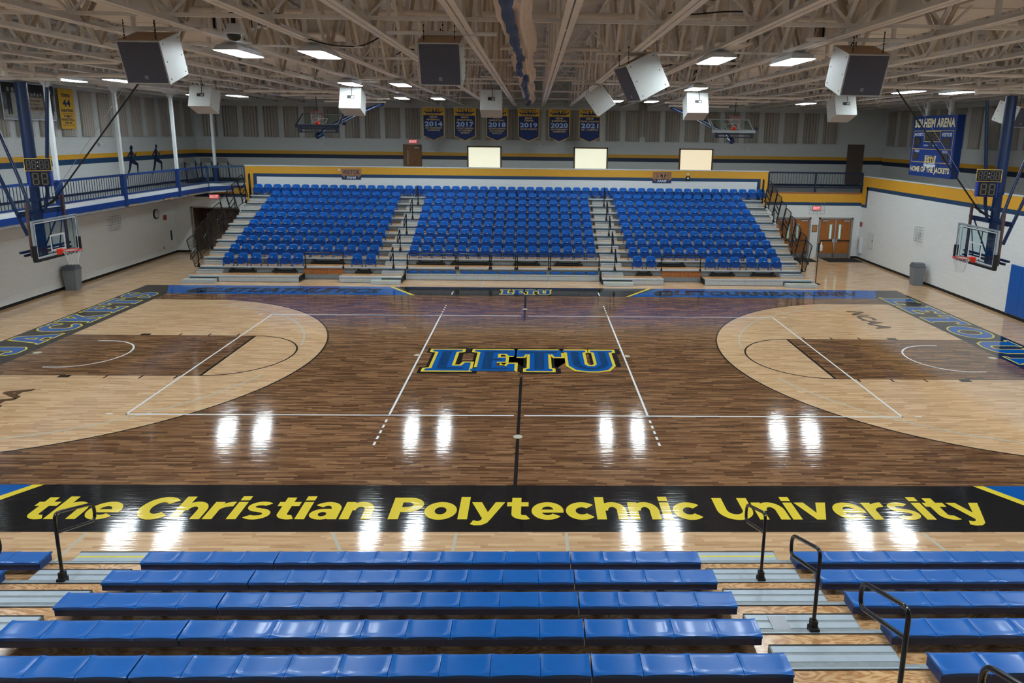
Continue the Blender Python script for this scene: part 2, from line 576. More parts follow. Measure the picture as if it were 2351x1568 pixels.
def text_mesh(body, bold, shear):
    key = (body, bold, shear)
    if key in _TX:
        return _TX[key]
    c = bpy.data.curves.new('lettering', 'FONT')
    c.body = body
    c.offset = bold
    c.shear = shear
    c.resolution_u = 3
    c.space_character = 1.0 + bold * 1.4
    o = bpy.data.objects.new('lettering', c)
    me = o.to_mesh()
    vs = [(v.co.x, v.co.y) for v in me.vertices]
    fs = []
    for p in me.polygons:
        f = list(p.vertices)
        a = 0
        for i in range(len(f)):
            x0, y0 = vs[f[i]]
            x1, y1 = vs[f[(i + 1) % len(f)]]
            a += x0 * y1 - x1 * y0
        fs.append(tuple(f) if a > 0 else tuple(reversed(f)))
    xs = [v[0] for v in vs]
    ys = [v[1] for v in vs]
    o.to_mesh_clear()
    bpy.data.objects.remove(o)
    bpy.data.curves.remove(c)
    _TX[key] = (vs, fs, (min(xs), max(xs), min(ys), max(ys)))
    return _TX[key]


def area2(p):
    return sum(p[i][0] * p[(i + 1) % len(p)][1] - p[(i + 1) % len(p)][0] * p[i][1] for i in range(len(p)))


def grow(poly, d):
    """miter offset of a closed polygon; positive grows it"""
    if area2(poly) < 0:
        poly = list(reversed(poly))
    n = len(poly)
    out = []
    for i in range(n):
        a, p, b = Vector(poly[i - 1]), Vector(poly[i]), Vector(poly[(i + 1) % n])
        e1, e2 = (p - a).normalized(), (b - p).normalized()
        n1, n2 = Vector((e1.y, -e1.x)), Vector((e2.y, -e2.x))
        m = n1 + n2
        if m.length < 1e-4:
            m = n1
        m.normalize()
        k = d / max(0.45, m.dot(n1))
        out.append((p.x + m.x * k, p.y + m.y * k))
    return out


def rc(x0, y0, x1, y1):
    return [(x0, y0), (x1, y0), (x1, y1), (x0, y1)]


def ell(cx, cy, rx, ry, n=28):
    return [(cx + rx * math.cos(2 * math.pi * i / n), cy + ry * math.sin(2 * math.pi * i / n)) for i in range(n)]


# heavy slab letters on a 7-high grid: (width, outer loop, holes)
SLAB = {
    'L': (5, [(0, 0), (5, 0), (5, 2.6), (4.3, 2.6), (4, 1.6), (2.9, 1.6), (2.9, 6.2), (3.6, 6.4), (3.6, 7), (0, 7), (0, 6.4), (.7, 6.2), (.7, .8), (0, .6)], []),
    'E': (5, [(0, 0), (5, 0), (5, 2.3), (4.3, 2.3), (4, 1.5), (2.9, 1.5), (2.9, 2.9), (3.9, 2.9), (3.9, 4.3), (2.9, 4.3), (2.9, 5.6), (3.9, 5.6), (4.2, 4.9), (4.9, 4.9), (4.9, 7), (0, 7), (0, 6.4), (.7, 6.2), (.7, .8), (0, .6)], []),
    'T': (5.4, [(1.2, 0), (4.2, 0), (4.2, .6), (3.8, .8), (3.8, 5.5), (4.3, 5.5), (4.6, 4.6), (5.4, 4.6), (5.4, 7), (0, 7), (0, 4.6), (.8, 4.6), (1.1, 5.5), (1.6, 5.5), (1.6, .8), (1.2, .6)], []),
    'U': (6.2, [(0, 7), (0, 6.4), (.6, 6.2), (.6, 1.8), (1.4, .4), (2.6, 0), (3.8, 0), (5, .4), (5.7, 1.8), (5.7, 6.2), (6.2, 6.4), (6.2, 7), (3.5, 7), (3.5, 6.4), (3.9, 6.2), (3.9, 2.2), (3.5, 1.6), (2.9, 1.6), (2.5, 2.2), (2.5, 6.2), (2.9, 6.4), (2.9, 7)], []),
    'J': (4.8, [(0, 2.4), (0, 1), (1, 0), (3, 0), (4.2, 1), (4.2, 6.2), (4.8, 6.4), (4.8, 7), (1.4, 7), (1.4, 6.4), (2, 6.2), (2, 1.8), (1.6, 1.6), (1.4, 2.4)], []),
    'A': (6.2, [(0, 0), (2.6, 0), (2.6, .6), (2.2, .8), (2.4, 1.6), (3.6, 1.6), (3.8, .8), (3.3, .6), (3.3, 0), (6.2, 0), (6.2, .6), (5.7, .8), (4, 7), (2.1, 7), (.5, .8), (0, .6)], [[(2.7, 2.8), (3.3, 2.8), (3, 4.6)]]),
    'C': (5, [(5, 2.5), (5, 1.2), (4, .2), (3, 0), (1.8, 0), (.5, 1), (0, 2.5), (0, 4.5), (.5, 6), (1.8, 7), (3.4, 7), (4, 6.6), (4.3, 7), (5, 7), (5, 4.5), (4.2, 4.5), (3.6, 5.4), (2.9, 5.5), (2.2, 4.8), (2.2, 2.2), (2.8, 1.6), (3.5, 1.8), (4.1, 2.5)], []),
    'K': (6, [(0, 0), (3.2, 0), (3.2, .6), (2.8, .8), (2.8, 2.4), (3.9, .8), (3.4, .6), (3.4, 0), (6, 0), (6, .6), (5.5, .8), (3.9, 3.7), (5.2, 6.2), (5.8, 6.4), (5.8, 7), (3.3, 7), (3.3, 6.4), (3.7, 6.2), (2.8, 4.7), (2.8, 6.2), (3.2, 6.4), (3.2, 7), (0, 7), (0, 6.4), (.6, 6.2), (.6, .8), (0, .6)], []),
    'S': (4.9, [(0, 0), (.7, 0), (1, .5), (2, 0), (3.6, 0), (4.8, 1), (4.9, 2.6), (4.3, 3.7), (2.2, 4.8), (2.1, 5.2), (2.6, 5.6), (3.2, 5.4), (3.8, 4.7), (4.5, 4.7), (4.5, 7), (3.9, 7), (3.6, 6.6), (2.6, 7), (1.5, 7), (.3, 6.2), (.1, 4.8), (.6, 3.6), (2.7, 2.3), (2.8, 1.8), (2.2, 1.4), (1.4, 1.7), (.8, 2.5), (0, 2.5)], []),
    'O': (6.2, ell(3.1, 3.5, 3.1, 3.5), [ell(3.1, 3.5, 1.05, 1.9)]),
    'R': (6.2, [(0, 0), (3, 0), (3, .6), (2.7, .8), (2.7, 2.6), (3, 2.6), (4.2, 0), (6.2, 0), (6.2, .6), (5.6, .8), (4.7, 2.9), (5.4, 3.8), (5.4, 5.6), (4.4, 7), (0, 7), (0, 6.4), (.6, 6.2), (.6, .8), (0, .6)], [[(2.7, 4), (3.2, 4), (3.5, 4.4), (3.5, 5.2), (3.2, 5.6), (2.7, 5.6)]]),
    'N': (6.2, [(0, 0), (2.8, 0), (2.8, .6), (2.3, .8), (2.3, 4), (4.1, 0), (5.7, 0), (5.7, 6.2), (6.2, 6.4), (6.2, 7), (3.6, 7), (3.6, 6.4), (4.1, 6.2), (4.1, 3.6), (2.5, 7), (0, 7), (0, 6.4), (.6, 6.2), (.6, .8), (0, .6)], []),
    'Y': (6, [(1.6, 0), (4.4, 0), (4.4, .6), (4, .8), (4, 2.6), (5.5, 6.2), (6, 6.4), (6, 7), (3.8, 7), (3.8, 6.4), (4, 6.2), (3.1, 4), (2.1, 6.2), (2.4, 6.4), (2.4, 7), (0, 7), (0, 6.4), (.5, 6.2), (2, 2.6), (2, .8), (1.6, .6)], []),
    'W': (7.4, [(1.5, 0), (3, 0), (3.6, 3), (4.2, 0), (5.7, 0), (6.9, 6.2), (7.4, 6.4), (7.4, 7), (5.2, 7), (5.2, 6.4), (5.6, 6.2), (5.1, 3), (4.3, 7), (2.9, 7), (2.2, 3), (1.7, 6.2), (2.1, 6.4), (2.1, 7), (0, 7), (0, 6.4), (.4, 6.2)], []),
}


CORE = {
    'L': [rc(1.25, .55, 2.35, 6.45), rc(2.35, .55, 4.3, 1.05)],
    'E': [rc(1.25, .5, 2.35, 6.5), rc(2.35, .5, 4.4, 1.0), rc(2.35, 3.3, 3.4, 3.9), rc(2.35, 6.05, 4.3, 6.5)],
    'T': [rc(.5, 5.95, 4.9, 6.5), rc(2.15, .5, 3.3, 5.95)],
    'U': [[(1.1, 6.5), (1.1, 2.0), (1.8, 1.0), (2.7, .55), (3.7, .55), (4.6, 1.0), (5.25, 2.0), (5.25, 6.5), (4.4, 6.5), (4.4, 2.1), (3.7, 1.15), (2.7, 1.15), (2.0, 2.1), (2.0, 6.5)]],
}


def slab(mb, fr, word, x0, y0, x1, y1, layers, gap=0.75):
    """layers: (grow, depth, material, inset-only-inner?)"""
    tot = sum(SLAB[c][0] for c in word) + gap * (len(word) - 1)
    sx, sy = (x1 - x0) / tot, (y1 - y0) / 7.0
    x = x0
    for ch in word:
        wd, outer, holes = SLAB[ch]
        P = [(x + px * sx, y0 + py * sy) for px, py in outer]
        Hs = [[(x + px * sx, y0 + py * sy) for px, py in h] for h in holes]
        for g, d, mat in layers:
            if g == 'core':
                for lp in CORE.get(ch, ()):
                    mb.poly(fr, [(x + px * sx, y0 + py * sy) for px, py in lp], d, mat)
                continue
            mb.poly(fr, grow(P, g), d, mat, [grow(h, -g) for h in Hs if g < 0.045 or len(h) > 8])
        x += (wd + gap) * sx


# heavy geometric sans: every glyph is (advance, list of closed loops), cap height 1
def sector(cx, cy, R, Q, r, q, a0, a1, n=26):
    t = [math.radians(a0 + (a1 - a0) * i / n) for i in range(n + 1)]
    return [(cx + R * math.cos(a), cy + Q * math.sin(a)) for a in t] + [(cx + r * math.cos(a), cy + q * math.sin(a)) for a in reversed(t)]


def rc(x0, y0, x1, y1):
    return [(x0, y0), (x1, y0), (x1, y1), (x0, y1)]


_arch = sector(.415, .40, .345, .395, .11, .165, 0, 180)
HV = {
    'o': (.80, [sector(.40, .385, .40, .405, .145, .165, 0, 181), sector(.40, .385, .40, .405, .145, .165, 180, 361)]),
    'c': (.70, [sector(.40, .385, .40, .405, .155, .165, 42, 318)]),
    'e': (.80, [sector(.40, .385, .40, .405, .155, .20, 0, 322), rc(.12, .30, .795, .44)]),
    'a': (.72, [rc(.48, 0, .715, .46), sector(.355, .45, .36, .335, .12, .16, 0, 148), sector(.31, .225, .31, .24, .10, .095, 0, 181), sector(.31, .225, .31, .24, .10, .095, 180, 361), rc(.3, .33, .6, .465)]),
    'n': (.765, [rc(0, 0, .235, .785), _arch, rc(.525, 0, .76, .41)]),
    'h': (.765, [rc(0, 0, .235, 1.04), _arch, rc(.525, 0, .76, .41)]),
    'r': (.52, [rc(0, 0, .235, .785), sector(.50, .38, .42, .415, .27, .20, 88, 180)]),
    'i': (.235, [rc(0, 0, .235, .785), rc(0, .86, .235, 1.06)]),
    'l': (.235, [rc(0, 0, .235, 1.04)]),
    't': (.56, [rc(.12, .22, .355, 1.0), rc(0, .59, .54, .785), sector(.44, .24, .32, .25, .085, .055, 180, 296)]),
    's': (.68, [sector(.34, .565, .31, .235, .13, .06, 38, 270), sector(.34, .235, .34, .25, .15, .075, -142, 92), rc(.32, .33, .36, .50)]),
    'v': (.82, [[(0, .785), (.25, .785), (.41, .30), (.57, .785), (.82, .785), (.52, 0), (.30, 0)]]),
    'y': (.84, [[(0, .785), (.25, .785), (.43, .32), (.60, .785), (.84, .785), (.52, .02), (.44, -.15), (.31, -.25), (.14, -.26), (.03, -.21), (.10, -.04), (.20, -.08), (.27, -.05), (.31, .03)]]),
    'C': (.86, [sector(.47, .50, .47, .52, .19, .265, 42, 318)]),
    'P': (.78, [rc(0, 0, .25, 1), rc(.24, .77, .40, 1), rc(.24, .32, .40, .55), sector(.39, .66, .39, .34, .13, .11, -90, 90)]),
    'U': (.90, [rc(0, .43, .25, 1), rc(.65, .43, .90, 1), sector(.45, .44, .45, .46, .20, .21, 180, 360)]),
    ' ': (.30, []),
}


def heavy(mb, fr, word, x0, x1, y0, hgt, d, mat, gap=0.055):
    tot = sum(HV[c][0] + gap for c in word) - gap
    sx = (x1 - x0) / tot
    x = x0
    for i, ch in enumerate(word):
        for k, lp in enumerate(HV[ch][1]):
            mb.poly(fr, [(x + px * sx, y0 + py * hgt) for px, py in lp], d + 0.00015 * k, mat)
        x += (HV[ch][0] + gap) * sx


# ---------------------------------------------------------------- object helpers
def tag(o, label=None, cat=None, group=None, kind=None):
    if label:
        o['label'] = label
    if cat:
        o['category'] = cat
    if group:
        o['group'] = group
    if kind:
        o['kind'] = kind
    return o


def thing(name, label, cat, loc=(0, 0, 0), rot=(0, 0, 0), group=None):
    o = bpy.data.objects.new(name, None)
    o.empty_display_size = 0.2
    COL.objects.link(o)
    o.location = loc
    o.rotation_euler = rot
    return tag(o, label, cat, group)


def dup(root, loc, label, group=None, rot=None):
    r = root.copy()
    COL.objects.link(r)
    r.location = loc
    if rot is not None:
        r.rotation_euler = rot
    r['label'] = label
    if group:
        r['group'] = group
    for ch in list(root.children):
        c = ch.copy()
        COL.objects.link(c)
        c.parent = r
        for g in list(ch.children):
            e = g.copy()
            COL.objects.link(e)
            e.parent = c
    return r


def struct(mb, name, parent=None):
    o = mb.build(name, parent)
    if parent is None:
        o['kind'] = 'structure'
    return o


ORD = ['first', 'second', 'third', 'fourth', 'fifth', 'sixth', 'seventh', 'eighth', 'ninth', 'tenth', 'eleventh', 'twelfth',
       'thirteenth', 'fourteenth', 'fifteenth', 'sixteenth', 'seventeenth', 'eighteenth', 'nineteenth', 'twentieth',
       'twenty-first', 'twenty-second', 'twenty-third', 'twenty-fourth', 'twenty-fifth', 'twenty-sixth', 'twenty-seventh',
       'twenty-eighth', 'twenty-ninth', 'thirtieth']

# ================================================================= SETTING
XL, XR = -18.75, 17.95          # lower walls
UXL, UXR = -19.8, 21.5          # upper walls beyond the track
YF, UYF = 17.2, 22.5            # lower far wall, upper far wall
YN = -22.5
ZT = 3.53                       # track floor
ZB = 8.08                        # underside of the roof trusses
BX, BY = 14.325, 7.62           # court half size


def ztop(y):
    return 10.15 - abs(y - 1.5) * 0.03


G = Frame((0, 0, 0), (1, 0, 0), (0, 1, 0))

# ---- floor: boards, stain, bands
f = MB()
f.box((UXL - 0.5, YN, -0.2), (UXR + 0.5, UYF + 0.3, 0), 'maple')
floor = struct(f, 'floor')


def arc(cx, cy, r, a0, a1, n=64):
    return [(cx + r * math.cos(a0 + (a1 - a0) * i / n), cy + r * math.sin(a0 + (a1 - a0) * i / n)) for i in range(n + 1)]


def floor_part(mb, name, label=None):
    o = mb.build(name, floor)
    if label:
        o['label'] = label
    return o


# stained field (whole court), then the light areas inside the arcs, then the stained lanes
f = MB()
f.rect(G, -BX, -BY, BX, BY, 0.0012, 'stain')
floor_part(f, 'stained_field', 'dark brown stained boards of the court')
f = MB()
R3 = 6.72
CXB = 12.725
XA = math.sqrt(R3 * R3 - 6.62 * 6.62)
for sg in (-1, 1):
    a = math.asin(6.62 / R3)
    pts = [(-BX, -6.62)] + arc(-CXB, 0, R3, -a, a) + [(-BX, 6.62)]
    out = [(-BX, -6.67)] + arc(-CXB, 0, R3 + 0.05, -a, a) + [(-BX, 6.67)]
    if sg > 0:
        pts = [(-x, y) for x, y in reversed(pts)]
        out = [(-x, y) for x, y in reversed(out)]
    f.poly(G, out, 0.0018, 'c_black')
    f.poly(G, pts, 0.0024, 'maple')
floor_part(f, 'light_shooting_area', 'light maple boards inside the black three-point arcs')
f = MB()
for sg in (-1, 1):
    x0, x1 = sorted((sg * BX, sg * 8.53))
    f.rect(G, x0, -1.86, x1, 1.86, 0.0028, 'c_black')
    f.rect(G, x0, -1.83, x1, 1.83, 0.0034, 'stain')
    e0, e1 = sorted((sg * 8.50, sg * 8.57))
    f.rect(G, e0, -1.83, e1, 1.83, 0.0040, 'c_black')
floor_part(f, 'stained_lane', 'dark stained free-throw lanes with black edges')


def band_ring(mb, pts, wd, d, mat, closed=False):
    """flat stripe along a polyline on the floor"""
    n = len(pts)
    L, R_ = [], []
    for i in range(n):
        if closed:
            a, b = Vector(pts[i - 1]), Vector(pts[(i + 1) % n])
        else:
            a, b = Vector(pts[max(i - 1, 0)]), Vector(pts[min(i + 1, n - 1)])
        t = (b - a).normalized()
        nn = Vector((-t.y, t.x)) * wd / 2
        p = Vector(pts[i])
        L.append(p + nn)
        R_.append(p - nn)
    vs = [G.p(v.x, v.y, d) for v in L + R_]
    fs = []
    for i in range(n if closed else n - 1):
        j = (i + 1) % n
        fs.append((i, n + i, n + j, j))
    mb.add(vs, fs, mat)


f = MB()
D1, D2, D3 = 0.0046, 0.0052, 0.0058
for sg in (-1, 1):
    def sx(v):
        return v * sg
    # free-throw circle half, small pale arc, restricted arc, lane marks
    pts = [(sx(p[0]), p[1]) for p in arc(-8.53, 0, 1.83, -math.pi / 2, math.pi / 2)]
    band_ring(f, pts, 0.05, D1, 'c_black')
    pts = [(sx(p[0]), p[1]) for p in arc(-CXB, 0, 6.02, -1.42, -0.30)]
    band_ring(f, pts, 0.05, D1, 'c_pale')
    pts = [(sx(p[0]), p[1]) for p in arc(-CXB, 0, 6.02, 0.14, 1.42)]
    band_ring(f, pts, 0.05, D1, 'c_pale')
    pts = [(sx(-13.1), -1.22)] + [(sx(p[0]), p[1]) for p in arc(-CXB, 0, 1.22, -math.pi / 2, math.pi / 2, 30)] + [(sx(-13.1), 1.22)]
    band_ring(f, pts, 0.05, D1, 'c_white')
    for sy in (-1, 1):
        for xx, ww in ((12.04, 0.30), (10.95, 0.05), (10.03, 0.05), (9.12, 0.05)):
            x0, x1 = sorted((sg * (xx - ww / 2), sg * (xx + ww / 2)))
            y0, y1 = sorted((sy * 1.86, sy * (2.06 if ww < 0.1 else 2.02)))
            f.rect(G, x0, y0, x1, y1, D1, 'c_black')
    f.poly(G, ell(sg * 14.1, 0.02, 0.13, 0.1), D1, 'c_pale')
    # volleyball lines
    x0, x1 = sorted((sx(8.975), sx(9.025)))
    f.rect(G, x0, -4.45, x1, 4.52, D2, 'c_white')
    x0, x1 = sorted((sx(2.975), sx(3.025)))
    f.rect(G, x0, -4.45, x1, 4.52, D2, 'c_white')
    for k in range(5):
        for y in (-4.72 - k * 0.29, 4.68 + k * 0.32):
            f.rect(G, x0, y - 0.075, x1, y + 0.075, D2, 'c_white')
    f.rect(G, x0, 7.75, x1, 8.3, D2 + 0.002, 'c_white')
    f.poly(G, ell(sg * 3.09, 0.0, 0.1, 0.1), D3, 'c_pale')
    x0, x1 = sorted((sx(9.32), sx(9.47)))
    for y in (-4.38, 4.5):
        f.rect(G, x0, y - 0.02, x1, y + 0.03, D2, 'c_white')
for y in (-4.40, 4.50):
    f.rect(G, -9.025, y - 0.025, -0.12, y + 0.025, D2, 'c_white')
    f.rect(G, 0.12, y - 0.025, 9.025, y + 0.025, D2, 'c_white')
f.rect(G, -0.035, -BY, 0.035, -1.85, D3, 'c_black')
f.rect(G, -0.035, 3.9, 0.035, BY, D3, 'c_black')
for x in (-0.04, 0.034):
    f.rect(G, x, -1.85, x + 0.006, 3.9, 0.0095, 'c_black')
for y in (-5.53, 5.48):
    f.poly(G, ell(0, y, 0.1, 0.1), D3 + 0.0006, 'c_pale')
# pale practice-court lines seen outside the bands
for p, q in (((-6.88, -9.16), (-6.88, -10.0)), ((-2.93, -9.16), (-2.62, -9.75)), ((-0.92, -9.16), (-0.92, -10.0)), ((0.88, -9.16), (0.88, -10.0)), ((6.80, -9.16), (6.95, -10.0)),
             ((-14.1, 9.16), (-14.1, 9.45)), ((-1.9, 9.16), (-1.9, 10.6)), ((1.0, 9.16), (1.0, 10.6)), ((7.0, 9.16), (6.4, 10.6)), ((-10.6, 9.16), (-9.4, 10.6)),
             ((-18.2, 9.3), (-14.9, 12.4)), ((13.6, 13.5), (17.4, 8.6))):
    band_ring(f, [p, q], 0.05, 0.0016, 'c_pale')
band_ring(f, arc(12.6, 9.4, 2.2, 0.0, 1.1, 20), 0.05, 0.0016, 'c_pale')
floor_part(f, 'court_lines', 'white, black and pale painted court lines')

# ---- painted border bands with lettering
O2 = 9.14
OX = 15.95
f = MB()
f.poly(G, [(-BX, BY), (BX, BY), (OX - 0.9, O2), (-OX + 0.9, O2)], 0.003, 'c_blue')
f.poly(G, [(-4.45, BY), (4.2, BY), (5.6, O2), (-5.7, O2)], 0.0036, 'c_black')
f.poly(G, [(-4.62, BY), (-4.45, BY), (-5.63, O2), (-5.8, O2)], 0.0042, 'c_yellow')
f.poly(G, [(4.2, BY), (4.05, BY), (5.2, O2), (5.35, O2)], 0.0042, 'c_yellow')
f.poly(G, [(-BX, BY), (-OX + 0.9, O2), (-OX, O2), (-OX, -O2), (-BX - 0.3, -O2), (-BX, -BY)], 0.0036, 'c_black')
f.poly(G, [(BX, -BY), (BX + 0.3, -O2), (OX, -O2), (OX, O2), (OX - 0.9, O2), (BX, BY)], 0.0036, 'c_black')
f.rect(G, -BX, -O2, BX, -BY, 0.003, 'c_black')
for sg in (-1, 1):
    q = [(sg * 8.78, -BY), (sg * 9.9, -O2), (sg * (BX + 0.3), -O2), (sg * BX, -BY)]
    f.poly(G, q, 0.0042, 'c_blue')
    f.poly(G, [(sg * 8.62, -BY), (sg * 8.82, -BY), (sg * 9.95, -O2), (sg * 9.72, -O2)], 0.0048, 'c_yellow')
    f.rect(G, sg * 9.2 - 0.12, -8.62, sg * 9.2 + 0.12, -8.59, 0.005, 'c_pale')
floor_part(f, 'court_border', 'black and blue painted band round the court')
f = MB()
heavy(f, G, 'the Christian Polytechnic University', -8.28, 8.32, -8.77, 0.70, 0.0065, 'c_yellow')
floor_part(f, 'sideline_lettering', 'yellow lettering along the near sideline')
f = MB()
f.text(G, '@LETUATHLETICS', -13.75, 7.95, -6.0, 8.75, 0.0065, 'c_black', bold=0.045, shear=0.25, ref='LET')
f.text(G, '@LETOURNEAUUNIV', 5.3, 7.95, 14.0, 8.75, 0.0065, 'c_black', bold=0.045, shear=0.25, ref='LET')
slab(f, G, 'LETU', -1.02, 7.86, 1.04, 8.72, [(0.055, 0.0065, 'c_yellow'), (0.0, 0.0072, 'c_blue'), ('core', 0.0078, 'c_dblue')], 0.35)
floor_part(f, 'far_lettering', 'dark and blue lettering in the far sideline band')
f = MB()
fl = Frame((-14.62, -7.75, 0), (0, 1, 0), (-1, 0, 0))
slab(f, fl, 'YELLOWJACKETS', 0, 0, 15.5, 1.22, [(0.018, 0.0065, 'c_yellow'), (-0.034, 0.0075, 'c_blue')], 0.8)
fr_ = Frame((14.5, 7.8, 0), (0, -1, 0), (1, 0, 0))
slab(f, fr_, 'LETOURNEAU', 0, 0, 15.6, 1.30, [(0.018, 0.0065, 'c_yellow'), (-0.034, 0.0075, 'c_blue')], 0.6)
n1 = Frame((12.12, 5.55, 0), (0, -1, 0), (1, 0, 0))
f.text(n1, 'NCAA', 0, 0, 2.45, 0.62, 0.005, 'c_brown', bold=0.045, shear=0.15)
n2 = Frame((-12.12, -5.35, 0), (0, 1, 0), (-1, 0, 0))
f.text(n2, 'NCAA', 0, 0, 2.5, 0.62, 0.005, 'c_brown', bold=0.045, shear=0.15)
floor_part(f, 'end_lettering', 'blue slab lettering with yellow outline along both end bands')
# centre emblem
f = MB()
EX0, EX1, EY0, EY1 = -2.68, 2.70, -1.35, 0.52
ly = [(0.17, 0.0062, 'c_black'), (0.085, 0.0068, 'c_yellow'), (0.0, 0.0074, 'c_blue'), ('core', 0.0080, 'c_dblue')]
slab(f, G, 'LETU', EX0, EY0, EX1, EY1, ly, 0.12)
slab(f, Frame((0.07, -0.05, 0), (1, 0, 0), (0, 1, 0)), 'LETU', EX0, EY0, EX1, EY1, [(0.16, 0.0058, 'c_black')], 0.12)
floor_part(f, 'centre_emblem', 'blue, yellow and black four-letter emblem at centre court')

# ---- walls
lf = Frame((XL, 0, 0), (0, 1, 0), (0, 0, 1))
f = MB()
f.box((XL - 0.2, YN, 0), (XL, YF + 0.2, ZT - 0.3), 'wall_x')
struct(f, 'wall_left')
f = MB()
f.box((XR, YN, 0), (XR + 0.2, YF, 4.42), 'wall_x')
f.box((XR - 0.03, YN, 4.42), (XR + 0.23, YF + 0.0, 4.47), 'cap')
f.box((XR - 0.006, YN, 3.92), (XR, YF, 4.42), 'gold')
f.box((XR - 0.006, YN, 3.74), (XR, 16.75, 3.92), 'navy')
f.box((XR - 0.006, 16.75, 2.95), (XR, YF, 3.92), 'gold')
f.box((XR - 0.006, 16.58, 2.80), (XR, 16.75, 3.92), 'navy')
f.box((XR - 0.006, 16.75, 2.80), (XR, YF, 2.95), 'navy')
struct(f, 'wall_right')
f = MB()
# lower far wall with parapet between the two openings; doorway recess on the left
f.box((-17.85 + 0, YF, 2.42), (-15.3, YF + 0.2, ZT - 0.25), 'wall_y')
f.box((XL, YF, 0), (-17.85, YF + 0.2, ZT - 0.25), 'wall_y')
f.box((-15.3, YF, 0), (13.42, YF + 0.2, ZT - 0.25), 'wall_y')
f.box((13.42, YF, 2.2), (17.60, YF + 0.2, ZT - 0.25), 'wall_y')
f.box((15.30, YF, 0), (15.72, YF + 0.2, 2.2), 'wall_y')
f.box((17.60, YF, 0), (XR, YF + 0.2, ZT - 0.25), 'wall_y')
f.box((-14.87, YF, ZT - 0.25), (12.78, YF + 0.2, 4.62), 'wall_y')
f.box((-14.90, YF - 0.03, 4.62), (12.81, YF + 0.23, 4.67), 'cap')
T = YF - 0.006
f.box((-14.87, T, 4.24), (12.78, YF, 4.62), 'gold')
f.box((-14.87, T, 2.6), (-14.46, YF, 4.24), 'gold')
f.box((12.40, T, 2.6), (12.78, YF, 4.24), 'gold')
f.box((-14.46, T, 4.07), (12.40, YF, 4.24), 'navy')
f.box((-14.46, T, 2.6), (-14.28, YF, 4.07), 'navy')
f.box((12.22, T, 2.6), (12.40, YF, 4.07), 'navy')
f.box((12.78, T, 3.03), (XR, YF, 3.47), 'gold')
f.box((12.78, T, 2.86), (XR, YF, 3.03), 'navy')
f.box((-16.6, T, 3.16), (-14.87, YF, 3.47), 'gold')
f.box((-17.6, T, 2.98), (-14.87, YF, 3.16), 'navy_dark')
struct(f, 'wall_far')
f = MB()
f.box((-18.2, YF + 1.3, 0), (-14.8, YF + 1.4, 2.8), 'recess')
f.box((-17.90, YF + 0.2, 0), (-17.80, YF + 1.3, 2.8), 'recess')
f.box((-15.3, YF + 0.2, 0), (-15.2, YF + 1.3, 2.8), 'recess')
f.box((-18.2, YF + 0.2, 2.42), (-14.8, YF + 1.3, 2.5), 'recess')
f.box((-17.88, YF - 0.03, 0), (-17.80, YF + 0.01, 2.45), 'frame_grey')
f.box((-17.88, YF - 0.03, 2.38), (-15.3, YF + 0.01, 2.45), 'frame_grey')
struct(f, 'door_1')
f = MB()
f.box((UXL - 0.2, YN, ZT - 0.3), (UXL, UYF, 11), 'upper_x')
f.box((UXL, YN, 5.10), (UXL + 0.006, UYF, 5.31), 'gold')
f.box((UXL, YN, 4.87), (UXL + 0.006, UYF, 5.10), 'navy')
struct(f, 'wall_upper_left')
f = MB()
f.box((UXR, YN, ZT - 0.3), (UXR + 0.2, UYF, 11), 'upper_x')
f.box((UXR - 0.006, YN, 5.06), (UXR, UYF, 5.27), 'gold')
f.box((UXR - 0.006, YN, 4.83), (UXR, UYF, 5.06), 'navy_dark')
struct(f, 'wall_upper_right')
M['upper_y'] = block_wall('painted_upper_wall_y', (206, 208, 206), 'y')
f = MB()
f.box((UXL, UYF, ZT - 0.3), (UXR, UYF + 0.2, 11), 'upper_y')
f.box((UXL, UYF - 0.006, 5.10), (UXR, UYF, 5.30), 'gold')
f.box((UXL, UYF - 0.006, 4.87), (UXR, UYF, 5.10), 'navy_dark')
struct(f, 'wall_upper_far')
f = MB()
f.box((UXL - 0.2, YN - 0.2, 0), (UXR + 0.2, YN, 11), 'wall_near')
struct(f, 'wall_near')
# skirting
f = MB()
f.box((XL, YN, 0), (XL + 0.012, YF, 0.11), 'black_base')
struct(f, 'baseboard_left')
f = MB()
f.box((XR - 0.012, YN, 0), (XR, YF, 0.11), 'black_base')
struct(f, 'baseboard_right')
f = MB()
f.box((XL, YF - 0.012, 0), (-17.88, YF, 0.11), 'black_base')
f.box((17.62, YF - 0.012, 0), (XR, YF, 0.11), 'black_base')
struct(f, 'baseboard_far')
f = MB()
f.box((UXL, YN, ZT), (UXL + 0.03, UYF, ZT + 0.10), 'navy_dark')
f.box((UXL, UYF - 0.03, ZT), (UXR, UYF, ZT + 0.12), 'navy_dark')
f.box((UXR - 0.03, YN, ZT), (UXR, UYF, ZT + 0.12), 'navy_dark')
struct(f, 'baseboard_track')
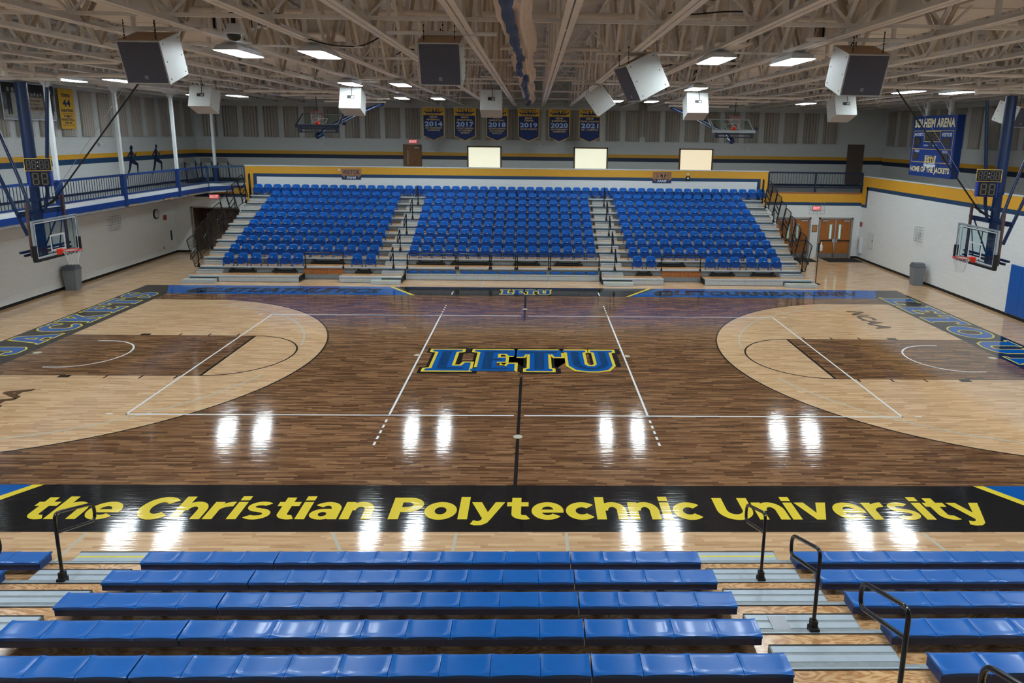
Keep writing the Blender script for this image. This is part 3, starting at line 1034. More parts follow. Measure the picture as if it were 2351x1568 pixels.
# running track slab on three sides
TX = -16.4
f = MB()
f.box((UXL, YN, ZT - 0.25), (TX, YF - 0.9, ZT), 'track')
f.poly(Frame((0, 0, 0), (1, 0, 0), (0, 1, 0)), [(UXL, YF - 0.9), (TX, YF - 0.9), (-15.5, YF), (UXL, YF)], ZT, 'track', (), 0.25)
f.box((UXL, YF, ZT - 0.25), (UXR, UYF, ZT - 0.02), 'track')
f.box((XR + 0.2, YN, ZT - 0.25), (UXR, YF, ZT - 0.02), 'track')
struct(f, 'floor_track')
f = MB()
f.box((TX, YN, ZT - 0.16), (TX + 0.05, YF - 0.9, ZT + 0.06), 'fascia_blue')
f.box((TX - 0.05, YN, ZT + 0.06), (TX + 0.02, YF - 0.9, ZT + 0.22), 'white_paint')
f.bar((TX + 0.025, YF - 0.9, ZT - 0.05), (-15.5, YF - 0.02, ZT - 0.05), 0.05, 0.22, 'fascia_blue', (0, 0, 1))
f.bar((TX, YF - 0.9, ZT + 0.14), (-15.5, YF, ZT + 0.14), 0.05, 0.16, 'white_paint', (0, 0, 1))
f.box((-15.5, YF - 0.03, ZT - 0.06), (-14.88, YF + 0.03, ZT + 0.06), 'fascia_blue')
f.box((-15.5, YF - 0.01, ZT + 0.06), (-14.88, YF + 0.03, ZT + 0.2), 'white_paint')
for y in (-1.2, 5.0, 9.3, 12.2, 14.4):
    pts = [(y - 0.35, 0), (y - 0.2, -0.05), (y + 0.1, -0.03), (y + 0.25, -0.06), (y + 0.5, -0.01), (y + 0.5, 0.02), (y - 0.35, 0.02)]
    f.poly(Frame((TX + 0.07, 0, ZT - 0.19), (0, 1, 0), (0, 0, 1)), pts, 0, 'fibre', (), 0.1)
struct(f, 'trim_1')
f = MB()
f.box((12.8, YF - 0.02, ZT - 0.04), (XR, YF + 0.02, ZT + 0.03), 'orange_edge')
struct(f, 'trim_2')
# sloped soffit under the track on the left
f = MB()
f.add([(TX, YN, ZT - 0.26), (XL, YN, ZT - 0.3), (XL, YF, ZT - 0.3), (TX, YF, ZT - 0.26)], [(0, 1, 2, 3)], 'soffit')
struct(f, 'ceiling_soffit')
# roof deck
f = MB()
ys = [YN - 0.2, 1.5, UYF + 0.2]
for a, b in zip(ys[:-1], ys[1:]):
    f.add([(UXL - 0.2, a, ztop(a) + 0.12), (UXR + 0.2, a, ztop(a) + 0.12), (UXR + 0.2, b, ztop(b) + 0.12), (UXL - 0.2, b, ztop(b) + 0.12)], [(0, 3, 2, 1)], 'deck')
    f.add([(UXL - 0.2, a, ztop(a) + 0.3), (UXR + 0.2, a, ztop(a) + 0.3), (UXR + 0.2, b, ztop(b) + 0.3), (UXL - 0.2, b, ztop(b) + 0.3)], [(0, 1, 2, 3)], 'deck')
struct(f, 'ceiling')


# ================================================================= ROOF STEEL
def truss_mesh():
    y0, y1 = YN + 0.15, UYF - 0.1
    bc, tcm, web = MB(), MB(), MB()
    for s in (-1, 1):
        bc.box((s * 0.012, y0, 0), (s * 0.105, y1, 0.012), 'steel')
        bc.box((s * 0.012, y0, 0.012), (s * 0.024, y1, 0.10), 'steel')
        ym = 1.5
        for a, b in ((y0, ym), (ym, y1)):
            tcm.bar((s * 0.055, a, ztop(a) - ZB), (s * 0.055, b, ztop(b) - ZB), 0.09, 0.10, 'steel', (1, 0, 0))
    n = 15
    st = (y1 - y0) / n
    for i in range(n):
        a = y0 + i * st
        m, b = a + st / 2, a + st
        for s in (-1, 1):
            web.bar((s * 0.055, a, 0.05), (s * 0.055, m, ztop(m) - ZB - 0.04), 0.07, 0.03, 'steel_dark' if s > 0 else 'steel')  # one side's bars carry the painted brown bounce
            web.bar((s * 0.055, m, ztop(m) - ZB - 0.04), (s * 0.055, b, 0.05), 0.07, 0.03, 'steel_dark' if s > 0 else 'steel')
        web.bar((0, m, 0.05), (0, m, ztop(m) - ZB - 0.04), 0.065, 0.065, 'steel')
        web.box((-0.02, a - 0.12, 0.02), (0.02, a + 0.12, 0.16), 'steel')
    return bc, tcm, web


TRX = [round(-0.02 + s * (0.83 + 1.56 * k), 3) for s in (-1, 1) for k in range(14)]
TRX = sorted(x for x in TRX if UXL + 0.6 < x < UXR - 0.5)
bc, tcm, web = truss_mesh()
t0 = None
for i, x in enumerate(TRX):
    left = sum(1 for q in TRX if q < 0)
    k = (left - i - 1) if x < 0 else (i - left)
    side = 'left' if x < 0 else 'right'
    lab = 'cream steel roof truss running away from the viewer, %s %s of the divider curtain' % (ORD[k], side)
    if t0 is None:
        t0 = thing('roof_truss', lab, 'roof truss', (x, 0, ZB), group='roof trusses')
        bc.build('bottom_chord', t0)
        tcm.build('top_chord', t0)
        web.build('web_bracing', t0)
    else:
        dup(t0, (x, 0, ZB), lab)


def zz(x):
    return x


# cross bracing frames between trusses
b0 = None
for i, (y, far) in enumerate(((-13.8, ''), (-7.7, ''), (-1.6, ''), (4.5, ''), (10.6, ''), (16.7, ''))):
    mb = MB()
    mb.box((TRX[0], y - 0.03, ZB + 0.10), (TRX[-1], y + 0.03, ZB + 0.16), 'steel')
    mb.box((TRX[0], y - 0.03, ztop(y) - 0.16), (TRX[-1], y + 0.03, ztop(y) - 0.10), 'steel')
    dg = MB()
    for a, b in zip(TRX[:-1], TRX[1:]):
        if abs(a + b) < 1.0:
            continue
        dg.bar((a, y, ZB + 0.12), (b, y, ztop(y) - 0.14), 0.035, 0.035, 'steel')
        dg.bar((b, y + 0.05, ZB + 0.12), (a, y + 0.05, ztop(y) - 0.14), 0.035, 0.035, 'steel')
    t = thing('cross_bracing', 'line of X-shaped steel braces across the roof trusses, %s from the near side' % ORD[i], 'bracing', (0, 0, 0), group='cross bracing rows')
    mb.build('strut', t)
    dg.build('diagonal_brace', t)
# purlins as one row of light joists under the deck
for i in range(9):
    y = -9.5 + i * 3.6
    mb = MB()
    zt = ztop(y) + 0.02
    mb.box((UXL, y - 0.05, zt - 0.04), (UXR, y + 0.05, zt + 0.04), 'steel')
    tag(mb.build('roof_purlin'), 'slim cream purlin crossing under the corrugated roof deck, %s from the near side' % ORD[i], 'purlin', 'roof purlins')
for i, (y, z, r) in enumerate(((-4.0, 8.9, 0.06), (2.6, 9.0, 0.06), (8.8, 9.1, 0.05), (14.5, 9.1, 0.05))):
    mb = MB()
    mb.tube([(UXL, y, z), (UXR, y, z)], r, 'pipe', 10)
    for x in (-12, -6, 6.2, 12.2):
        mb.tube([(x, y, z - r), (x, y, z + r + 0.6)], 0.012, 'pipe', 5)
        mb.tube([(x, y, z - 0.14), (x, y, z)], 0.03, 'pipe', 6)
    tag(mb.build('sprinkler_pipe'), 'long cream pipe crossing the roof space, %s from the near side' % ORD[i], 'pipe', 'pipes crossing the roof')
for side, x in (('left', -7.77), ('right', 7.73)):
    t = thing('air_duct', 'large rectangular cream air duct in the %s half of the roof' % side, 'duct', (x, 0, 8.55))
    mb = MB()
    mb.box((-0.55, -17, 0), (0.55, 19, 0.75), 'duct')
    for k in range(12):
        y = -16.5 + k * 3.0
        mb.box((-0.57, y - 0.03, -0.02), (0.57, y + 0.03, 0.77), 'duct')
    mb.build('duct_run', t)
    for y in (-8.3, -2.0, 5.0, 11.0):
        g = MB()
        s = 0.58 if side == 'left' else -0.58
        g.box((s - 0.02, y - 0.4, 0.2), (s + 0.02, y + 0.4, 0.62), 'black_m')
        for k in range(9):
            yy = y - 0.36 + k * 0.09
            g.box((s * 1.02 - 0.02, yy - 0.008, 0.2), (s * 1.02 + 0.02, yy + 0.008, 0.62), 'steel_dark')
        g.build('vent_grille', t)
for i, (x, y) in enumerate(((-4.6, -2.9), (4.75, -2.4))):
    t = thing('ceiling_diffuser', 'flat square cream diffuser panel hanging %s of centre under the roof' % ('left' if x < 0 else 'right'), 'diffuser', (x, y, 8.5))
    mb = MB()
    mb.box((-0.55, -0.55, 0), (0.55, 0.55, 0.04), 'duct')
    mb.build('panel', t)
    mb = MB()
    mb.lathe([(0.25, 0.04), (0.25, 1.0)], 'duct')
    mb.build('duct_neck', t)

# ---- lamps
def lamp_parts(t):
    mb = MB()
    a, b = (0.24, 0.66), (0.10, 0.40)
    z = [0.0, 0.10, 0.17]
    rings = [[(-a[0], -a[1]), (a[0], -a[1]), (a[0], a[1]), (-a[0], a[1])],
             [(-a[0] * .82, -a[1] * .86), (a[0] * .82, -a[1] * .86), (a[0] * .82, a[1] * .86), (-a[0] * .82, a[1] * .86)],
             [(-b[0], -b[1]), (b[0], -b[1]), (b[0], b[1]), (-b[0], b[1])]]
    vs = [(x, y, z[i]) for i, r in enumerate(rings) for x, y in r]
    fs = [(i * 4 + j, i * 4 + (j + 1) % 4, i * 4 + 4 + (j + 1) % 4, i * 4 + 4 + j) for i in range(2) for j in range(4)] + [(8, 9, 10, 11)]
    mb.add(vs, fs, 'housing')
    mb.build('housing', t)
    mb = MB()
    mb.box((-0.215, -0.635, -0.012), (0.215, 0.635, 0.004), 'lens')
    mb.build('lens', t)
    mb = MB()
    for y in (-0.3, 0.3):
        mb.box((-0.02, y - 0.02, 0.15), (0.02, y + 0.02, ZB - 7.91 + .01), 'black_m')
    mb.build('hanger', t)
    mb = MB()
    mb.box((-0.85, -0.02, ZB - 7.91 - 0.03), (0.85, 0.02, ZB - 7.91 + 0.006), 'steel')
    mb.build('support_channel', t)


LXS = (-14.5, -12.8, -5.58, -3.98, 3.95, 5.5, 12.45, 14.05)
LYS = ((-13.4, 'unseen above the near bleachers'), (-5.0, 'near'), (3.4, 'middle'), (12.0, 'far'))  # nearest row is unseen, added for its light
l0 = None
for y, rn in LYS:
    for i, x in enumerate(LXS):
        lab = 'bright white rectangular high-bay lamp, row %s, %s from the left' % (rn, ORD[i])
        if l0 is None:
            l0 = thing('high_bay_lamp', lab, 'lamp', (x, y, 7.91), group='high-bay lamps')
            lamp_parts(l0)
        else:
            dup(l0, (x, y, 7.91), lab)


# ================================================================= TRACK LEVEL
def acoustic(fr, w, h, mat, name='acoustic_panel'):
    mb = MB()
    n = max(6, int(w / 0.085))
    pts = []
    top = []
    for i in range(n + 1):
        x = -w / 2 + w * i / n
        d = 0.10 if i % 2 else 0.055
        top.append((x, d))
    vs, fs = [], []
    for x, d in top:
        vs.append(fr.p(x, 0, d))
        vs.append(fr.p(x, h, d))
    for i in range(n):
        fs.append((2 * i, 2 * i + 2, 2 * i + 3, 2 * i + 1))
    mb.add(vs, fs, mat)
    mb.rect(fr, -w / 2, 0, w / 2, h, 0.05, mat, 0.045)
    mb.ring(fr, -w / 2, 0, w / 2, h, 0.02, 0.105, mat)
    return mb


FARX = [-18.9 + 1.195 * k for k in range(33)]
skip = [(-13.0, -12.99)]
k = 0
MATY, MATX = 'acoustic_y', 'acoustic_x'
fx = [x for x in FARX if not (6.35 < x < 7.3) and not (18.9 < x < 20.4)]
for i, x in enumerate(fx):
    fr = Frame((x, UYF, 6.08), (1, 0, 0), (0, 0, 1))
    mb = acoustic(fr, 0.84, 1.78, MATY)
    side = i if x < 0 else len(fx) - 1 - i
    lab = 'ribbed grey acoustic panel on the far upper wall, %s from its %s end' % (ORD[side], 'left' if x < 0 else 'right')
    tag(mb.build('acoustic_panel'), lab, 'acoustic panel', 'acoustic panels on the far wall')
for i in range(15):
    y = 21.6 - 1.3 * i
    fr = Frame((UXL, y, 6.08), (0, 1, 0), (0, 0, 1))
    mb = acoustic(fr, 0.86, 1.95, MATX)
    tag(mb.build('acoustic_panel'), 'ribbed grey acoustic panel on the left upper wall, %s from the far corner' % ORD[i], 'acoustic panel', 'acoustic panels on the left wall')
for i in range(15):
    y = 21.6 - 1.3 * i
    fr = Frame((UXR, y, 6.0), (0, -1, 0), (0, 0, 1))
    mb = acoustic(fr, 0.86, 1.95, MATX)
    tag(mb.build('acoustic_panel'), 'ribbed grey acoustic panel on the right upper wall, %s from the far corner' % ORD[i], 'acoustic panel', 'acoustic panels on the right wall')

# conduits beside the panels
mb = MB()
for x in (6.62, 6.93):
    mb.tube([(x, UYF - 0.1, 6.35), (x, UYF - 0.1, 9.4)], 0.09, 'acoustic_y', 10)
tag(mb.build('vertical_duct'), 'pair of grey vertical pipes on the far upper wall right of the banners', 'pipe')

# ---- windows and doors of the upper far wall
for i, (x, mt) in enumerate(((-2.70, 'blind'), (3.71, 'blind'), (10.10, 'blind2'))):
    mb = MB()
    w2, z0, z1 = 1.03, ZT + 0.3, 5.70
    for a, b in (((x - w2, z0), (x - w2 + 0.08, z1)), ((x + w2 - 0.08, z0), (x + w2, z1))):
        mb.box((a[0], UYF - 0.05, a[1]), (b[0], UYF + 0.02, b[1]), 'frame_wood')
    mb.box((x - w2, UYF - 0.05, z1 - 0.08), (x + w2, UYF + 0.02, z1), 'frame_wood')
    mb.box((x - w2, UYF - 0.06, z0 - 0.06), (x + w2, UYF + 0.02, z0), 'frame_wood')
    o = struct(mb, 'window_%d' % (i + 1))
    g = MB()
    g.box((x - w2 + 0.08, UYF - 0.02, z0), (x + w2 - 0.08, UYF - 0.008, z1 - 0.08), mt)
    gb = g.build('lit_blind', o)


def door_leaf(mb, x0, x1, y, z0, z1, mat, lite=None, kick=True, hinge=1):
    mb.box((x0, y - 0.03, z0), (x1, y + 0.02, z1), mat)


# brown wooden door
mb = MB()
x0, x1 = -7.56, -6.46
mb.box((x0, UYF - 0.05, ZT), (x0 + 0.07, UYF + 0.02, 5.74), 'frame_wood')
mb.box((x1 - 0.07, UYF - 0.05, ZT), (x1, UYF + 0.02, 5.74), 'frame_wood')
mb.box((x0, UYF - 0.05, 5.67), (x1, UYF + 0.02, 5.74), 'frame_wood')
mb.box((x0 + 0.07, UYF - 0.035, ZT), (x1 - 0.07, UYF - 0.005, 5.67), 'wood_dark')
d = struct(mb, 'door_2')
mb = MB()
mb.box((x0 + 0.22, UYF - 0.045, 4.55), (x0 + 0.32, UYF - 0.034, 5.4), 'photo_tan')
mb.build('door_window', d)
mb = MB()
mb.box((x1 - 0.42, UYF - 0.09, 5.52), (x1 - 0.12, UYF - 0.035, 5.58), 'chrome')
mb.build('door_closer', d)
mb = MB()
mb.tube([(x0 + 0.18, UYF - 0.1, 4.5), (x0 + 0.18, UYF - 0.03, 4.5)], 0.03, 'chrome')
mb.build('door_handle', d)
# dark steel door, right end
mb = MB()
x0, x1 = 19.32, 20.32
mb.box((x0, UYF - 0.04, 3.72), (x0 + 0.06, UYF + 0.02, 6.06), 'door_dark')
mb.box((x1 - 0.06, UYF - 0.04, 3.72), (x1, UYF + 0.02, 6.06), 'door_dark')
mb.box((x0, UYF - 0.04, 6.0), (x1, UYF + 0.02, 6.06), 'door_dark')
mb.box((x0 + 0.06, UYF - 0.02, 3.53), (x1 - 0.06, UYF - 0.005, 6.0), 'door_dark')
d = struct(mb, 'door_3')
mb = MB()
mb.tube([(x1 - 0.14, UYF - 0.08, 4.8), (x1 - 0.14, UYF - 0.02, 4.8)], 0.025, 'chrome')
mb.build('door_handle', d)


def double_door(name, x0, x1, y):
    mb = MB()
    z1 = 2.12
    mb.box((x0 - 0.09, y - 0.03, 0), (x0, y + 0.12, z1 + 0.09), 'frame_grey')
    mb.box((x1, y - 0.03, 0), (x1 + 0.09, y + 0.12, z1 + 0.09), 'frame_grey')
    mb.box((x0 - 0.09, y - 0.03, z1), (x1 + 0.09, y + 0.12, z1 + 0.09), 'frame_grey')
    root = struct(mb, name)
    xm = (x0 + x1) / 2
    mb = MB()
    mb.box((xm - 0.03, y + 0.0, 0), (xm + 0.03, y + 0.06, z1), 'chrome')
    mb.build('door_mullion', root)
    for s, a, b in ((-1, x0, xm - 0.03), (1, xm + 0.03, x1)):
        mb = MB()
        mb.box((a + 0.008, y + 0.02, 0.01), (b - 0.008, y + 0.06, z1 - 0.01), 'wood_door')
        lf_ = mb.build('door_leaf', root)
        inner = b if s < 0 else a
        mb = MB()
        xc = inner + s * 0.22
        mb.box((xc - 0.085, y + 0.008, 1.02), (xc + 0.085, y + 0.02, 1.86), 'frame_grey')
        mb.box((xc - 0.05, y + 0.003, 1.06), (xc + 0.05, y + 0.009, 1.82), 'lite')
        mb.build('door_window', lf_)
        mb = MB()
        mb.box((a + 0.03, y + 0.012, 0.02), (b - 0.03, y + 0.02, 0.24), 'kick')
        mb.build('kick_plate', lf_)
        mb = MB()
        mb.box((a + 0.06, y - 0.03, 0.93), (b - 0.04, y - 0.005, 0.98), 'black_m')
        mb.box((inner + s * 0.02, y - 0.05, 0.86), (inner + s * 0.11, y + 0.02, 1.06), 'chrome')
        mb.box(((a if s < 0 else b) - s * 0.03, y - 0.03, 0.93), ((a if s < 0 else b) - s * 0.09 * 0 + (0.08 if s < 0 else -0.08), y + 0.02, 0.98), 'chrome')
        mb.build('panic_bar', lf_)
        mb = MB()
        xo = (a + 0.1) if s < 0 else (b - 0.44)
        mb.box((xo, y - 0.05, z1 - 0.12), (xo + 0.34, y + 0.02, z1 - 0.05), 'chrome')
        mb.build('door_closer', lf_)
    return root


double_door('door_4', 13.5, 15.2, YF)
double_door('door_5', 15.82, 17.5, YF)
mb = MB()
mb.box((13.3, YF + 0.25, 0), (17.8, YF + 0.3, 2.4), 'recess')
struct(mb, 'wall_behind_doors')
for i, (a, b) in enumerate(((15.9, 17.75), (13.2, 15.3))):
    mb = MB()
    mb.box((a, 15.9, 0.002), (b, 17.05, 0.014), 'mat')
    tag(mb.build('door_mat'), ('black rubber mat in front of the double doors nearest the right wall' if i == 0 else 'black rubber mat before the doors half hidden by the bleacher rails'), 'mat')


def exit_sign(name, label, fr, wd=0.34, lit=True, guard=False):
    t = thing(name, label, 'sign')
    mb = MB()
    mb.rect(fr, -wd / 2 - 0.02, -0.02, wd / 2 + 0.02, 0.22, 0.07, 'exit_body', 0.07)
    mb.rect(fr, -wd / 2, 0, wd / 2, 0.2, 0.074, 'exit_red')
    mb.build('sign_body', t)
    mb = MB()
    mb.text(fr, 'EXIT', -wd / 2 + 0.04, 0.035, wd / 2 - 0.04, 0.165, 0.078, 'exit_letters', 0.03)
    mb.build('sign_letters', t)
    if guard:
        mb = MB()
        for k in range(5):
            x = -0.4 + k * 0.2
            mb.tube([fr.p(x, -0.2, 0), fr.p(x, -0.2, 0.2), fr.p(x, 0.4, 0.2), fr.p(x, 0.4, 0)], 0.005, 'wire', 4)
        for yy in (-0.2, 0.0, 0.2, 0.4):
            mb.tube([fr.p(-0.4, yy, 0), fr.p(-0.4, yy, 0.2), fr.p(0.4, yy, 0.2), fr.p(0.4, yy, 0)], 0.005, 'wire', 4)
        mb.build('wire_guard', t)
    return t


exit_sign('exit_sign', 'small red EXIT sign above the brown wooden door on the upper level', Frame((-6.95, UYF, 5.82), (1, 0, 0), (0, 0, 1)), 0.5)
exit_sign('exit_sign', 'red EXIT sign in a wire guard above the right double doors', Frame((15.5, YF, 2.62), (1, 0, 0), (0, 0, 1)), 0.42, guard=True)
exit_sign('exit_sign', 'red EXIT sign under the curved track corner at the far left', Frame((-16.55, YF, 2.9), (1, 0, 0), (0, 0, 1)), 0.5)

# signs on the parapet
for x, word, lab in ((-9.32, 'VISITOR', 'VISITOR FANS sign on the gold parapet above the left seats'), (7.10, 'LETU', 'LETU FANS sign on the gold parapet above the right seats')):
    fr = Frame((x, YF - 0.006, 3.97), (1, 0, 0), (0, 0, 1))
    t = thing('fan_sign', lab, 'sign')
    mb = MB()
    mb.rect(fr, -0.51, 0.20, 0.51, 0.58, 0.03, 'sign_gold', 0.03)
    mb.rect(fr, -0.5, 0.0, 0.5, 0.20, 0.03, 'sign_navy', 0.03)
    mb.build('sign_board', t)
    mb = MB()
    if word == 'LETU':
        slab(mb, fr, word, -0.42, 0.24, 0.42, 0.54, [(0.018, 0.034, 'sign_navy'), (0.0, 0.037, 'sign_gold')], 0.4)
    else:
        mb.text(fr, word, -0.46, 0.26, 0.46, 0.5, 0.034, 'sign_navy', 0.02)
    mb.text(fr, 'FANS', -0.25, 0.035, 0.25, 0.165, 0.034, 'sb_white', 0.045, 0.2)
    for s in (-1, 1):
        mb.poly(fr, [(s * 0.46, 0.18), (s * 0.36, 0.18), (s * 0.33, 0.08), (s * 0.40, 0.13)] if s < 0 else [(0.36, 0.18), (0.46, 0.18), (0.40, 0.13), (0.33, 0.08)], 0.034, 'sign_gold')
    mb.build('sign_lettering', t)
fr = Frame((8.48, YF - 0.006, 4.08), (1, 0, 0), (0, 0, 1))
mb = MB()
mb.rect(fr, -0.1, 0, 0.1, 0.26, 0.05, 'black_m', 0.05)
mb.poly(fr, ell(0, 0.16, 0.05, 0.05, 12), 0.055, 'whiteplastic')
mb.rect(fr, -0.05, 0.32, 0.05, 0.42, 0.03, 'whiteplastic', 0.03)
tag(mb.build('wall_box'), 'small black control box right of the LETU FANS sign', 'control box')
fr = Frame((-9.95, YF - 0.006, 4.42), (1, 0, 0), (0, 0, 1))
mb = MB()
mb.rect(fr, -0.05, 0, 0.05, 0.1, 0.03, 'whiteplastic', 0.03)
tag(mb.build('wall_box'), 'tiny white box at the top left of the VISITOR FANS sign', 'control box')


# ---- railings
def rail_section(name, label, p0, p1, z0, col='rail_blue', top=1.06, posts=(0, 1), group=None, base=0.28, bal=0.145, topw=0.09):
    t = thing(name, label, 'railing', group=group)
    p0, p1 = Vector((p0[0], p0[1], 0)), Vector((p1[0], p1[1], 0))
    d = p1 - p0
    L = d.length
    u = d / L
    mb = MB()
    mb.bar(p0 + Vector((0, 0, z0 + top)), p1 + Vector((0, 0, z0 + top)), 0.05, topw, col, (0, 0, 1))
    mb.build('top_rail', t)
    mb = MB()
    mb.bar(p0 + Vector((0, 0, z0 + base)), p1 + Vector((0, 0, z0 + base)), 0.05, 0.06, col, (0, 0, 1))
    mb.build('bottom_rail', t)
    mb = MB()
    n = int(L / bal)
    for i in range(1, n):
        q = p0 + u * (L * i / n)
        mb.box((q.x - 0.008, q.y - 0.008, z0 + base), (q.x + 0.008, q.y + 0.008, z0 + top), 'navy_dark')
    mb.build('balusters', t)
    for k in posts:
        q = p0 + u * (L * k)
        mb = MB()
        mb.box((q.x - 0.04, q.y - 0.04, z0 - 0.05), (q.x + 0.04, q.y + 0.04, z0 + top), col)
        mb.build('post', t)
    return t


CY = (0.6, 5.15, 9.0, 13.3, YF + 0.02)
cyl = [-8.0, -3.7] + list(CY)
for i in range(len(cyl) - 1):
    a, b = cyl[i], cyl[i + 1]
    if i == len(cyl) - 2:
        b = 16.3
    lab = 'blue balustrade of the left running track, %s bay counted from its far end' % ORD[len(cyl) - 2 - i]
    rail_section('track_railing', lab, (TX, a + 0.06), (TX, b - 0.06), ZT, posts=(0,), group='left track balustrade bays')
rail_section('track_railing', 'short blue balustrade across the far left corner of the track', (TX, 16.3), (-14.9, YF + 0.05), ZT, col='navy', posts=(0, 1))
rail_section('track_railing', 'dark blue balustrade above the right double doors', (12.85, YF + 0.06), (XR - 0.05, YF + 0.06), ZT, col='navy_dark', posts=(0, 0.5, 1))
# second rail of the far track, seen through the opening
for i, y in enumerate(cyl[1:]):
    t = thing('support_column', 'slim white column on a blue foot at the left track rail, %s from the far end' % ORD[len(cyl) - 2 - i], 'column', (TX, y, 0), group='left track columns')
    mb = MB()
    mb.box((-0.06, -0.06, ZT + 1.1), (0.06, 0.06, ZB - 0.12), 'white_paint')
    mb.build('column_shaft', t)
    mb = MB()
    mb.box((-0.08, -0.08, ZT - 0.2), (0.08, 0.08, ZT + 1.1), 'rail_blue')
    mb.build('column_foot', t)
    mb = MB()
    mb.poly(Frame((0.02, 0, ZB), (0, 1, 0), (0, 0, 1)), [(-0.32, 0), (-0.32, -0.08), (-0.14, -0.24), (0.14, -0.24), (0.32, -0.08), (0.32, 0)], 0, 'white_paint', (), 0.04)
    mb.box((-0.12, -0.4, ZB - 0.03), (0.12, 0.4, ZB), 'steel')
    mb.build('cap_plate', t)
mb = MB()
mb.box((TX - 0.1, YN, ZB + 0.0), (TX + 0.1, UYF, ZB + 0.22), 'steel')
tag(mb.build('edge_girder'), 'cream steel girder resting on the left track columns', 'girder')

# exercise machines in the upper left corner
for i, x in enumerate((-18.9, -18.0, -17.1)):
    t = thing('treadmill', 'dark exercise machine on the upper left track corner, %s from the left' % ORD[i], 'exercise machine', (x, 20.4, ZT))
    mb = MB()
    mb.box((-0.3, -0.8, 0), (0.3, 0.8, 0.16), 'black_m')
    mb.build('deck', t)
    mb = MB()
    for s in (-1, 1):
        mb.bar((s * 0.3, -0.6, 0.1), (s * 0.3, -0.75, 1.2), 0.05, 0.06, 'navy_dark')
        mb.bar((s * 0.3, -0.75, 1.1), (s * 0.3, -0.2, 0.95), 0.04, 0.04, 'frame_grey')
    mb.build('uprights', t)
    mb = MB()
    mb.obox((0, -0.78, 1.25), (0.6, 0.06, 0.3), 'frame_grey', Matrix.Rotation(0.4, 3, 'X'))
    mb.build('console', t)
mb = MB()
mb.box((-8.5 + 2.6, 20.9, ZT), (-5.0, 21.7, ZT + 0.95), 'black_m')
tag(mb.build('low_cabinet'), 'low dark cabinet top just visible behind the parapet right of the brown door', 'cabinet')

# runners painted on the left upper wall
def runner(label, y, z, h, hair):
    fr = Frame((UXL + 0.004, y, z), (0, 1, 0), (0, 0, 1))
    s = h / 1.7
    mb = MB()

    def limb(a, b, ra, rb):
        a, b = Vector((a[0] * 1.35, a[1])) * s, Vector((b[0] * 1.35, b[1])) * s
        d = (b - a).normalized()
        n = Vector((-d.y, d.x))
        ra *= s * 1.15
        rb *= s * 1.15
        pts = []
        for k in range(7):
            t = -math.pi / 2 + math.pi * k / 6
            v = b + (d * math.cos(t) + n * math.sin(t)) * rb
            pts.append((v.x, v.y))
        for k in range(7):
            t = math.pi / 2 + math.pi * k / 6
            v = a + (d * math.cos(t) + n * math.sin(t)) * ra
            pts.append((v.x, v.y))
        mb.poly(fr, pts, 0.003 + 0.0004 * len(mb.f) * 0.01, 'navy_dark')
    limb((0.02, 0.92), (0.08, 1.38), 0.10, 0.13)
    limb((0.02, 0.9), (0.04, 0.98), 0.12, 0.11)
    limb((0.08, 1.4), (0.12, 1.54), 0.05, 0.05)
    mb.poly(fr, [(x * s, yy * s) for x, yy in ell(0.18, 1.64, 0.115, 0.125, 14)], 0.006, 'navy_dark')
    if hair:
        mb.poly(fr, [(x * s, yy * s) for x, yy in [(0.06, 1.5), (0.14, 1.6), (0.16, 1.82), (0.02, 1.72), (-0.04, 1.58)]], 0.0065, 'navy_dark')
    limb((-0.02, 1.36), (-0.22, 1.14), 0.055, 0.045)
    limb((-0.22, 1.14), (-0.04, 1.02), 0.045, 0.03)
    limb((0.16, 1.36), (0.3, 1.14), 0.05, 0.04)
    limb((0.3, 1.14), (0.44, 1.32), 0.04, 0.028)
    limb((0.06, 0.88), (0.46, 0.66), 0.12, 0.08)
    limb((0.46, 0.66), (0.42, 0.16), 0.08, 0.04)
    limb((0.42, 0.16), (0.56, 0.05), 0.04, 0.03)
    limb((-0.02, 0.88), (-0.16, 0.42), 0.12, 0.075)
    limb((-0.16, 0.42), (-0.42, -0.02), 0.075, 0.035)
    limb((-0.42, -0.02), (-0.46, -0.18), 0.035, 0.025)
    tag(mb.build('runner_silhouette'), label, 'wall decal')


runner('dark blue running woman silhouette on the left upper wall', 15.6, 4.12, 1.45, True)
runner('dark blue running man silhouette, the farther of the two wall runners', 17.85, 4.10, 1.5, False)

# small devices of the upper walls
def wall_device(name, label, cat, fr, w, h, d, mat):
    mb = MB()
    mb.rect(fr, -w / 2, -h / 2, w / 2, h / 2, d, mat, d)
    return tag(mb.build(name), label, cat)


def emergency_light(label, fr):
    t = thing('emergency_light', label, 'emergency light')
    mb = MB()
    mb.rect(fr, -0.16, -0.06, 0.16, 0.06, 0.09, 'whiteplastic', 0.09)
    mb.build('light_body', t)
    for s in (-1, 1):
        mb = MB()
        c = fr.p(s * 0.2, 0.06, 0.12)
        mb.lathe([(0.0, -0.06), (0.06, -0.05), (0.07, 0.03), (0, 0.04)], 'whiteplastic', c, 10)
        mb.build('lamp_head', t)


emergency_light('twin-head emergency light high on the left upper wall', Frame((UXL, 13.3, 5.72), (0, 1, 0), (0, 0, 1)))
emergency_light('twin-head emergency light on the far upper wall below the left side hoop', Frame((-12.4, UYF, 5.74), (1, 0, 0), (0, 0, 1)))
emergency_light('twin-head emergency light on the far upper wall left of centre window gap', Frame((0.65, UYF, 5.78), (1, 0, 0), (0, 0, 1)))
emergency_light('twin-head emergency light on the far upper wall right of the windows', Frame((13.2, UYF, 5.75), (1, 0, 0), (0, 0, 1)))

